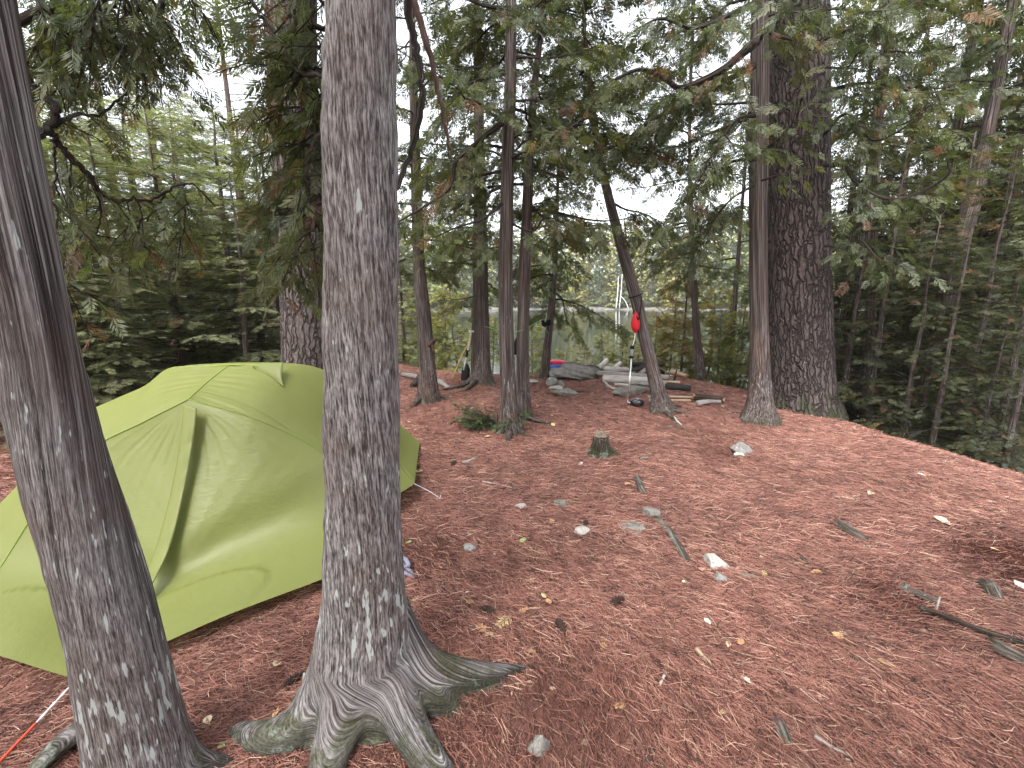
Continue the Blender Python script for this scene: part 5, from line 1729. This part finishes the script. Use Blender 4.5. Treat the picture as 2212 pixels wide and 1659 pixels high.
def on_tree(axr, py, rad_extra=0.006, n=24, tilt=0.0):
    ax_, rr_ = axr
    pys = [abs((384 - F * ((p - EYE) @ np.array((0, math.sin(PITCH), math.cos(PITCH)))) / ((p - EYE) @ np.array((0, math.cos(PITCH), -math.sin(PITCH))))) * S - py) for p in ax_]
    i_ = int(np.argmin(pys))
    i_ = min(max(i_, 1), len(ax_) - 2)
    c_, r__ = ax_[i_], rr_[i_] * 1.06 + rad_extra
    d_ = nrm(ax_[i_ + 1] - ax_[i_ - 1])
    X_ = nrm(np.cross((0, 1, 0), d_))
    Y_ = np.cross(d_, X_)
    th_ = np.linspace(0, 2 * math.pi, n)
    return c_ + X_ * (np.cos(th_) * r__)[:, None] + Y_ * (np.sin(th_) * r__)[:, None] + np.array((0, 0, 1)) * (np.cos(th_) * tilt * r__)[:, None]
mb = MB()
tube(mb, on_tree((ax9, rr9), 640), 0.007, 6, flat=1.0)
Yf = Yb - .02
tube(mb, spline([at(1386, 640, Yf), at(1384, 665, Yf - .02), at(1379, 690, Yf - .01), at(1375, 682, Yf)], 12), .008, 6)
mb.obj('strap', M['black'], root)
mb = MB()
tube(mb, spline([at(1372, 720, Yb), at(1370, 735, Yb), at(1366, 748, Yb)], 8), .0045, 8)
h0, hend = at(1364, 774, Yb), None
tube(mb, spline([h0, at(1362, 800, Yb), at(1359, 830, Yb), pt(1356, 860, .05), pt(1357, 869, .02), pt(1364, 868, .025), pt(1372, 862, .05), pt(1378, 861, .07)], 40), .0095, 8)
mb.obj('hose', M['hose'], root)
fc0, fc1 = at(1366, 747, Yb), at(1364, 774, Yb)
mb = MB()
tube(mb, [fc0, fc1], .022, 16)
fcart = mb.obj('filter_cartridge', M['grey_plastic'], root)
for q0, q1 in ((0.0, .24), (.8, 1.0)):
    mb = MB()
    tube(mb, [fc0 + (fc1 - fc0) * q0, fc0 + (fc1 - fc0) * q1], .029, 16)
    mb.obj('end_cap', M['black'], fcart)
pb = pt(1378, 880)
kk = scale_at(pb)
mb = MB()
pillow(mb, pb + (0, .06, .055), (30 * kk, .15, .12), -.15, 5, .09, 2.3, .08)
o = mb.obj('clean_water_bag', M['blackbag'], root)
mb = MB()
tube(mb, spline([pb + (-.03, -.01, .10), pb + (.0, .0, .125), pb + (.05, .0, .12)], 8), .006, 6)
mb.obj('bag_seam', M['grey_plastic'], o)
settle(root, pb)

# red bag, blue bag, small black thing by the bowed cedar
mb = MB()
pb = at(1206, 784, 9.35)
kk = scale_at(pb)
pillow(mb, pb, (44 * kk, .32, 13 * kk), .05, 1, .07, 2.4, .08)
tag(mb.obj('red_bag', M['red2']), 'red nylon bag lying on the blue bag beside the layered slab', 'bag')
mb = MB()
pb = at(1207, 793, 9.2)
pillow(mb, pb, (46 * kk, .34, 13 * kk), -.05, 2, .08, 2.4)
tag(mb.obj('blue_bag', M['blue']), 'blue nylon bag under the red bag beside the layered slab', 'bag')
mb = MB()
pb = pt(1161, 804, .05)
kk = scale_at(pb)
pillow(mb, pb, (26 * kk, .16, 9 * kk), .3, 3, .12, 2.2)
tag(mb.obj('black_pouch', M['black']), 'small black pouch on the ground left of the bowed cedar', 'pouch')
mb = MB()
pb = pt(1157, 824, .02)
pillow(mb, pb - (0, 0, .02), (.055, .04, .03), .2, 4, .15, 2.0, .2)
tag(mb.obj('green_cloth', M['green']), 'scrap of bright green cloth at the foot of the bowed cedar', 'cloth')

# black cloths on the line
Y8 = pt(1176, 818)[1] - .05
l0, l1 = at(1193, 689, Y8), at(1168, 692, Y8 - .1)
mb = MB()
tube(mb, spline([at(1201, 688, Y8 - .03), l0, l1, at(1131, 712, 5.6), at(1092, 715, 5.3), at(1046, 705, 7.7)], 40), .0035, 5)
tag(mb.obj('clothes_line', M['green']), 'thin green cord strung between the cedar trunks', 'cord')


def cloth(name, label, cat, outline, Y, thick, mat):
    P = np.array([at(x, y, Y) for x, y in outline])
    n_ = len(P)
    c_ = P.mean(0)
    rings_ = [(0.0, thick * .5), (.55, thick * .5), (1.0, .004)]
    V_ = []
    for sgn in (-1, 1):
        for f_, t_ in rings_:
            q = c_ + (P - c_) * f_
            q = q + np.array((0, 1, 0)) * sgn * (t_ + .012 * np.sin(np.arange(n_) * 1.9)[:, None] * f_)
            V_.append(q)
    V_ = np.concatenate(V_)
    Q_ = []
    for s_ in (0, 3):
        for r_ in range(2):
            b_ = (s_ + r_) * n_
            Q_ += [(b_ + k, b_ + (k + 1) % n_, b_ + n_ + (k + 1) % n_, b_ + n_ + k) for k in range(n_)]
    Q_ += [(2 * n_ + k, 2 * n_ + (k + 1) % n_, 5 * n_ + (k + 1) % n_, 5 * n_ + k) for k in range(n_)]
    mb_ = MB()
    mb_.add(V_, Q_)
    return tag(mb_.obj(name, mat), label, cat)


cloth('hanging_gloves', 'black gloves hanging from the green line by the bowed cedar', 'gloves', [(1169, 692), (1174, 692), (1177, 697), (1179, 692), (1189, 690), (1190, 698), (1187, 704), (1181, 703), (1176, 707), (1170, 703)], Y8 - .06, .05, M['black'])
cloth('hanging_cloth', 'black cloth hanging behind the dark cedar of the close pair', 'cloth', [(1114, 731), (1120, 728), (1122, 745), (1121, 768), (1112, 766), (1106, 763), (1108, 748)], pt(1133, 903)[1] + .12, .05, M['black'])

# paddles
M['paddle_wood'] = wood_mat("varnished_shaft", (0.42, 0.26, 0.07), (0.62, 0.43, 0.15))
M['paddle_white'] = plain_mat("white_painted_shaft", (0.72, 0.70, 0.62), 0.4, 0.4)
M['paddle_black'] = plain_mat("dark_blade", (0.012, 0.016, 0.017), 0.35, 0.5)
Yp = pt(1005, 822)[1]
root = thing('paddle', 'paddle with a white shaft and black blade leaning on the flared cedar, blade down', 'paddle', 'paddles leaning on the cedar')
p_t, p_m, p_b = at(1018, 716, Yp + .12), at(1007, 779, Yp + .04), at(1004, 822, Yp)
mb = MB()
tube(mb, spline([p_t, (p_t + p_m) / 2, at(1001.5, 800, Yp + .02)], 10), .017, 10)
mb.obj('shaft', M['paddle_white'], root)
mb = MB()
tube(mb, [p_t - (.05, 0, 0), p_t + (.05, 0, 0)], .02, 10)
mb.obj('grip', M['paddle_white'], root)
mb = MB()
q0, q1 = at(1010, 757, Yp + .07), at(1007.5, 772, Yp + .05)
tube(mb, [q0, q1], .022, 10)
tube(mb, [q0 - (.04, 0, 0), q0 + (.05, 0, 0)], .012, 8)
mb.obj('sleeve', M['black'], root)
mb = MB()
b0, b1 = at(1008, 785, Yp + .03), at(1004, 822, Yp)
n_ = 14
t = np.linspace(0, 1, n_)
hw = np.interp(t, [0, .12, .35, .8, 1], [.02, .045, .08, .085, .07])
ctr = b0[None] * (1 - t)[:, None] + b1[None] * t[:, None]
V = []
for s_ in (-1, 1):
    for c_ in (-1, -.5, 0, .5, 1):
        V.append(ctr + np.array((1, 0, 0)) * (hw * c_)[:, None] + np.array((0, 1, 0)) * s_ * (.014 * (1 - abs(c_)) + .003))
V = np.concatenate(V)
Q = []
for s_ in range(2):
    for c_ in range(4):
        a_, b_ = (s_ * 5 + c_) * n_, (s_ * 5 + c_ + 1) * n_
        Q += [(a_ + k, a_ + k + 1, b_ + k + 1, b_ + k) for k in range(n_ - 1)]
for c_ in (0, 4):
    a_, b_ = c_ * n_, (5 + c_) * n_
    Q += [(a_ + k, a_ + k + 1, b_ + k + 1, b_ + k) for k in range(n_ - 1)]
mb.add(V, Q)
mb.obj('blade', M['paddle_black'], root)
settle(root, p_b)
root = thing('paddle', 'paddle with a plain wooden shaft leaning behind the white-shafted one', 'paddle', 'paddles leaning on the cedar')
mb = MB()
tube(mb, spline([at(1012, 742, Yp + .15), at(995, 775, Yp + .1), at(976, 821, Yp + .02)], 10), .014, 10)
mb.obj('shaft', M['paddle_wood'], root)
mb = MB()
e = at(1013, 740, Yp + .15)
tube(mb, [e - (.04, 0, 0), e + (.04, 0, 0)], .018, 8)
mb.obj('grip', M['paddle_wood'], root)
settle(root, at(976, 821, Yp + .02))
# broken snag on the cedar
mb = MB()
Y4 = pt(925, 866)[1]
tube(mb, spline([at(921, 752, Y4 - .05), at(934, 740, Y4 - .12), at(938, 735, Y4 - .16), at(941, 733, Y4 - .18)], 8), (.03), 8, rough=.2)
tube(mb, spline([at(934, 740, Y4 - .12), at(935, 752, Y4 - .12), at(938, 764, Y4 - .1)], 6), .018, 8)
o = mb.obj('snag', M['deadwood'], TREES['t4'][0])
o.location = -Vector([float(c) for c in TREES['t4'][3]])

# bush at the foot of the cedar pair
rg_b = np.random.default_rng(77)
root = thing('cedar_bush', 'small green cedar bush growing at the foot of a cedar', 'bush')
pb = pt(1075, 922)
wood, sp = MB(), Sprays()
for k in range(15):
    az = rg_b.uniform(0, 6.28) if k > 6 else rg_b.uniform(2.4, 3.9)
    P_ = limb(pb + (0, .03, .0), az, rg_b.uniform(.25, .55), rg_b.uniform(.3, 1.0), .25, .1, rg_b, 7)
    tube(wood, P_, np.linspace(.007, .002, 7), 5, 0, cap0=False)
    twigs_on(wood, sp, P_, rg_b, size=.085, step=.035, tl=(.08, .18), t0=.2, hang=.3, P=[(0.055, 0.085, 0.028), (0.08, 0.115, 0.035), (0.045, 0.07, 0.03)], rust=.04)
bm_ = MB()
sp.emit(bm_, CEDAR_T, 0, 3)
wood.obj('stem', M['twig'], root)
bm_.obj('foliage', M['leaf'], root, smooth=False)
settle(root, pb)

# ------------------------------------------------------------------ litter on the ground
M['needle'] = tint_mat("pine_needles", 0.7, 0.25)
rgn = np.random.default_rng(2024)


def ground_z(x, y):
    return hgt(x, y) + 0.010 * fbm(np.stack([x * 9, y * 9, x * 0], -1), 3)


def needles(n, ymin, ymax, xpad, lmin, lmax, wmin, wmax, lift):
    y = np.sqrt(rgn.uniform(ymin ** 2, ymax ** 2, n))
    x = rgn.uniform(-1, 1, n) * (y * 1.24 + xpad)
    k = plat_dist(x, y) < 0.7
    x, y = x[k], y[k]
    n = len(x)
    # patches lie denser and in one direction here and there
    q = np.stack([x * 0.9, y * 0.9, x * 0 + 4], -1)
    a0 = fbm(q, 2) * 5.0
    a_ = a0 + rgn.normal(0, 0.9, n)
    L = rgn.uniform(lmin, lmax, n)
    Wd = rgn.uniform(wmin, wmax, n)
    ca, sa = np.cos(a_), np.sin(a_)
    bend = rgn.normal(0, 0.14, n) * L
    z0 = ground_z(x, y)
    up = rgn.random(n) ** 2 * lift
    ti = rgn.normal(0, 0.10, n) * L
    tone = rgn.random(n)
    C = np.array((0.15, 0.064, 0.050)) * (1 - tone)[:, None] + np.array((0.38, 0.180, 0.138)) * tone[:, None]
    pal_m = rgn.random(n) < 0.09
    C[pal_m] = np.array((0.52, 0.34, 0.25)) * rgn.uniform(.7, 1.15, (pal_m.sum(), 1))
    drk = rgn.random(n) < 0.16
    C[drk] = np.array((0.05, 0.024, 0.02))
    mot = fbm(np.stack([x * 7, y * 7, x * 0 + 5], -1), 3)
    C = C * np.clip(0.97 + 0.16 * fbm(np.stack([x * 1.1, y * 1.1, x * 0 + 9], -1), 3) + 0.4 * mot, 0.5, 1.4)[:, None]
    V = np.zeros((n, 6, 3))
    for j, t_ in enumerate((-0.5, 0.0, 0.5)):
        bx = x + ca * L * t_ - sa * bend * (1 - 4 * t_ * t_)
        by = y + sa * L * t_ + ca * bend * (1 - 4 * t_ * t_)
        bz = z0 + 0.004 + up + ti * t_
        for e_, s_ in enumerate((-1, 1)):
            w_ = Wd * (0.5 if t_ == 0 else 0.3) * s_
            V[:, j * 2 + e_] = np.stack([bx - sa * w_, by + ca * w_, bz + 0.0008 * s_], -1)
    b_ = np.arange(n)[:, None] * 6
    Q = np.concatenate([b_ + np.array((0, 1, 3, 2)), b_ + np.array((2, 3, 5, 4))])
    return V.reshape(-1, 3), Q, np.repeat(C, 6, 0)


mb = MB()
for args in ((90000, 1.0, 2.6, .25, .045, .11, .0013, .0022, .018), (110000, 2.6, 5.0, .2, .05, .12, .0018, .0032, .02), (90000, 5.0, 10.5, .2, .06, .14, .003, .0055, .02)):
    V, Q, C = needles(*args)
    mb.add(V, Q, None, 0, np.zeros_like(V), C)
tag(mb.obj('needle_litter', M['needle'], smooth=False), 'red-brown pine needles carpeting the whole clearing', 'needles', kind='stuff')
# crumbs of bark and cone scales
n = 9000
y = np.sqrt(rgn.uniform(1.0, 100, n))
x = rgn.uniform(-1, 1, n) * (y * 1.24 + .2)
k = plat_dist(x, y) < .3
x, y = x[k], y[k]
n = len(x)
z = ground_z(x, y) + .008
a_ = rgn.uniform(0, 6.28, n)
s_ = rgn.uniform(.004, .014, n) * (1 + y * .12)
C = np.where(rgn.random((n, 1)) < .75, np.array([[.05, .03, .025]]), np.array([[.34, .24, .17]])) * rgn.uniform(.7, 1.3, (n, 1))
V = np.stack([np.stack([x + s_ * np.cos(a_ + o_) * f_, y + s_ * np.sin(a_ + o_) * f_, z + h_ * s_], -1) for o_, f_, h_ in ((0, 1.3, 0), (1.5, .6, .5), (3.1, 1.2, .2), (4.6, .7, .0))], 1)
mb = MB()
mb.add(V.reshape(-1, 3), np.arange(n * 4).reshape(-1, 4), None, 0, None, np.repeat(C, 4, 0))
tag(mb.obj('bark_crumbs', M['needle'], smooth=False), 'small crumbs of bark and scales strewn over the needles', 'litter', kind='stuff')

# fallen leaves and cedar sprigs, one by one
M['dead_leaf'] = tint_mat("dry_leaf", 0.7, 0.2)


def leaf_mesh(kind, col_, seed):
    rg_ = np.random.default_rng(seed)
    mb_ = MB()
    if kind == 'leaf':
        t_ = np.linspace(0, 1, 9)
        hw_ = np.sin(t_ ** .8 * math.pi) * .36 * rg_.uniform(.7, 1.1)
        hw_ = hw_ * (1 + .12 * np.cos(np.arange(9) * math.pi))
        L_ = np.stack([t_ - .5, hw_, .10 * np.abs(hw_) * 3 + .12 * (t_ - .5) ** 2 * rg_.uniform(-1, 2)], -1)
        Mi = np.stack([t_ - .5, 0 * t_, .12 * (t_ - .5) ** 2], -1)
        R_ = L_ * (1, -1, 1)
        V_ = np.concatenate([L_, Mi, R_])
        Q_ = [(9 * b_ + k_, 9 * b_ + k_ + 1, 9 * (b_ + 1) + k_ + 1, 9 * (b_ + 1) + k_) for b_ in range(2) for k_ in range(8)]
        mb_.add(V_, Q_, None, 0, None, np.array(col_))
    else:
        T_, Q_ = CEDAR_NEAR[seed % 3]
        T_ = T_.copy()
        T_[:, 0] -= .5
        T_[:, 2] = T_[:, 2] * .3 + .02
        mb_.add(T_, Q_, None, 0, None, np.array(col_))
    return mb_.mesh('fallen_' + kind, M['dead_leaf'], False)


LCOL = {'pale': (0.62, 0.50, 0.33), 'yellow': (0.56, 0.45, 0.22), 'orange': (0.48, 0.28, 0.14), 'green': (0.28, 0.36, 0.14), 'white': (0.66, 0.60, 0.52), 'pink': (0.55, 0.33, 0.25)}
LM = {}
leaves = [(1090, 1345, 'sprig', 'yellow', 58, 'yellow cedar sprig, large, right of the foreground trunk'), (1040, 1362, 'sprig', 'orange', 40, 'orange cedar sprig left of the large yellow one'), (1055, 1375, 'sprig', 'yellow', 26, 'small yellow sprig below the orange one'),
          (1130, 1325, 'sprig', 'orange', 28, 'small orange sprig above the large yellow one'), (1015, 1305, 'sprig', 'orange', 30, 'pale orange sprig nearest the thin brown twig'), (1910, 1435, 'sprig', 'yellow', 42, 'yellow sprig alone at the lower right'),
          (1148, 1412, 'sprig', 'orange', 22, 'orange sprig beyond the long root tip'), (1303, 1398, 'sprig', 'orange', 30, 'orange sprig in the lower middle'), (595, 1555, 'sprig', 'orange', 40, 'orange sprig behind the left root of the foreground trunk'), (1560, 1545, 'sprig', 'yellow', 22, 'tiny yellow sprig low right of centre'),
          (1340, 1530, 'sprig', 'orange', 36, 'curled orange sprig right of the mossy bottom stone'), (1650, 1243, 'sprig', 'yellow', 22, 'yellow sprig at the tip of the dark shard'),
          (1174, 1292, 'leaf', 'yellow', 20, 'yellow leaf in the middle of the clearing floor'), (1185, 1305, 'leaf', 'orange', 20, 'orange leaf just below the yellow one'), (600, 1440, 'leaf', 'pale', 24, 'pale leaf between the leaning cedar and the foreground trunk'),
          (450, 1563, 'leaf', 'pale', 26, 'pale leaf low between the two near trunks'), (480, 1620, 'leaf', 'green', 20, 'yellow-green leaf by the leaning cedar root'), (808, 1587, 'leaf', 'green', 22, 'green oval leaf between the front roots'), (895, 1303, 'leaf', 'green', 14, 'small green leaf beside the foreground trunk'),
          (883, 1176, 'leaf', 'green', 16, 'grey-green leaf above the strap'), (958, 1540, 'leaf', 'pink', 30, 'pinkish leaf under the forked right root'), (200, 1590, 'leaf', 'pale', 26, 'pale leaf beside the leaning cedar foot'), (1762, 1240, 'leaf', 'orange', 24, 'orange leaf at the end of the forked dark twig'),
          (1515, 1235, 'leaf', 'pink', 26, 'pink-brown leaf left of the angular stone'), (1528, 1350, 'leaf', 'white', 20, 'whitish leaf below the angular stone'), (1572, 1400, 'leaf', 'pale', 20, 'pale leaf right of the pale splinter'), (1600, 1393, 'leaf', 'orange', 24, 'curled orange leaf right of the splinter'),
          (1610, 1475, 'leaf', 'white', 30, 'large whitish leaf low right of centre'), (1808, 1380, 'leaf', 'orange', 24, 'orange leaf in the lower right needles'), (1800, 1293, 'leaf', 'white', 14, 'small white leaf right of centre'), (2035, 1130, 'leaf', 'pale', 34, 'pale leaf at the right beyond the mossy hump'),
          (2145, 1090, 'leaf', 'white', 22, 'white leaf near the right edge of the slope'), (2150, 1193, 'leaf', 'yellow', 22, 'yellow leaf right of the dark twigs'), (2200, 1268, 'leaf', 'white', 26, 'white leaf at the right photo edge'), (1880, 1070, 'leaf', 'pale', 24, 'pale leaf on the right slope'),
          (1990, 1030, 'leaf', 'white', 18, 'white leaf near the bank edge'), (1480, 1265, 'leaf', 'pale', 18, 'pale leaf below the long curved root'), (1355, 1050, 'leaf', 'orange', 18, 'orange leaf beside the humped root'), (1052, 946, 'leaf', 'yellow', 18, 'yellow leaf just below the cedar bush'), (1195, 920, 'leaf', 'yellow', 16, 'yellow leaf right of the dark cedar root'),
          (905, 1022, 'leaf', 'yellow', 24, 'yellow leaf near the right tent corner'), (1130, 1172, 'leaf', 'green', 18, 'greenish leaf right of the grey rounded stone'), (1192, 1130, 'leaf', 'orange', 16, 'orange leaf left of the egg-shaped stone'), (1255, 1005, 'leaf', 'white', 14, 'white leaf in front of the stump'), (1010, 1285, 'leaf', 'white', 12, 'tiny white leaf by the thin brown twig')]
for k, (px, py, kd, cl, w, lab) in enumerate(leaves):
    key = (kd, cl, k % 3)
    if key not in LM:
        LM[key] = leaf_mesh(kd, LCOL[cl], k)
    p = pt(px, py)
    o = bpy.data.objects.new('fallen_leaf' if kd == 'leaf' else 'cedar_sprig', LM[key])
    COL.objects.link(o)
    o.location = (p[0], p[1], float(ground_z(np.array([p[0]]), np.array([p[1]]))[0]) + .016)
    s_ = w * scale_at(p) * 0.95
    o.scale = (s_, s_, s_)
    o.rotation_euler = (RND.uniform(-.3, .3), RND.uniform(-.3, .3), RND.uniform(0, 6.28))
    tag(o, lab, 'leaf' if kd == 'leaf' else 'sprig', 'leaves fallen on the needles' if kd == 'leaf' else 'cedar sprigs on the needles')

# pine cones
M['cone'] = plain_mat("pine_cone_scales", (0.055, 0.035, 0.028), 0.8, 0.2)
for k, (px, py, w, lab) in enumerate([(1055, 1325, 30, 'pine cone beside the large yellow sprig'), (1212, 1360, 34, 'pine cone right of the large yellow sprig'), (1332, 1306, 32, 'reddish pine cone in the middle of the floor'), (634, 1478, 40, 'pine cone leaning on the foreground trunk foot'), (980, 1004, 16, 'small dark pine cone below the cedar bush'), (1265, 1135, 18, 'pine cone touching the egg-shaped stone')]):
    p = pt(px, py)
    L_ = w * scale_at(p) * 1.1
    mb = MB()
    az = RND.uniform(0, 3.1)
    dv = np.array((math.cos(az), math.sin(az), 0.1))
    sv = np.array((-dv[1], dv[0], 0))
    uv_ = np.cross(dv, sv)
    c0 = p + (0, 0, L_ * .2) - dv * L_ * .5
    tube(mb, [c0, c0 + dv * L_ * .5, c0 + dv * L_], (L_ * .10, L_ * .2, L_ * .06), 8)
    for i_ in range(9):
        t_ = (i_ + .5) / 9
        rr_ = L_ * .32 * math.sin(math.pi * (t_ * .8 + .15))
        for j_ in range(7):
            q_ = j_ / 7 * 6.283 + i_ * .45
            od = sv * math.cos(q_) + uv_ * math.sin(q_)
            tn = -sv * math.sin(q_) + uv_ * math.cos(q_)
            b_ = c0 + dv * L_ * t_ + od * rr_ * .4
            tpn = c0 + dv * L_ * (t_ + .08) + od * rr_
            ww = L_ * .07
            mb.add([b_ - tn * ww * .6, b_ + tn * ww * .6, tpn + tn * ww, tpn - tn * ww, tpn + dv * L_ * .03 + od * .002], [(0, 1, 2, 3)], [(3, 2, 4)])
    tag(mb.obj('pine_cone', M['cone'], smooth=False), lab, 'pine cone', 'pine cones on the needles')

# ------------------------------------------------------------------ haze volume added to wash out the far shore like glare
if HAZE:
    hz = bpy.data.materials.new("air")
    hz.use_nodes = True
    t_ = hz.node_tree
    t_.nodes.remove(t_.nodes["Principled BSDF"])
    pv = t_.nodes.new("ShaderNodeVolumePrincipled")
    pv.inputs["Color"].default_value = (0.93, 0.95, 0.97, 1)
    pv.inputs["Density"].default_value = HAZE
    t_.links.new(pv.outputs[0], t_.nodes["Material Output"].inputs["Volume"])
    mb = MB()
    X0, X1, Y0, Y1, Z0, Z1 = -340, 340, -62, 820, -6, 45
    mb.add([(x, y, z) for z in (Z0, Z1) for y in (Y0, Y1) for x in (X0, X1)], [(0, 2, 3, 1), (4, 5, 7, 6), (0, 1, 5, 4), (2, 6, 7, 3), (0, 4, 6, 2), (1, 3, 7, 5)])
    tag(mb.obj('haze', hz, smooth=False), 'thin haze added to wash out the far shore like glare', 'haze', kind='stuff')
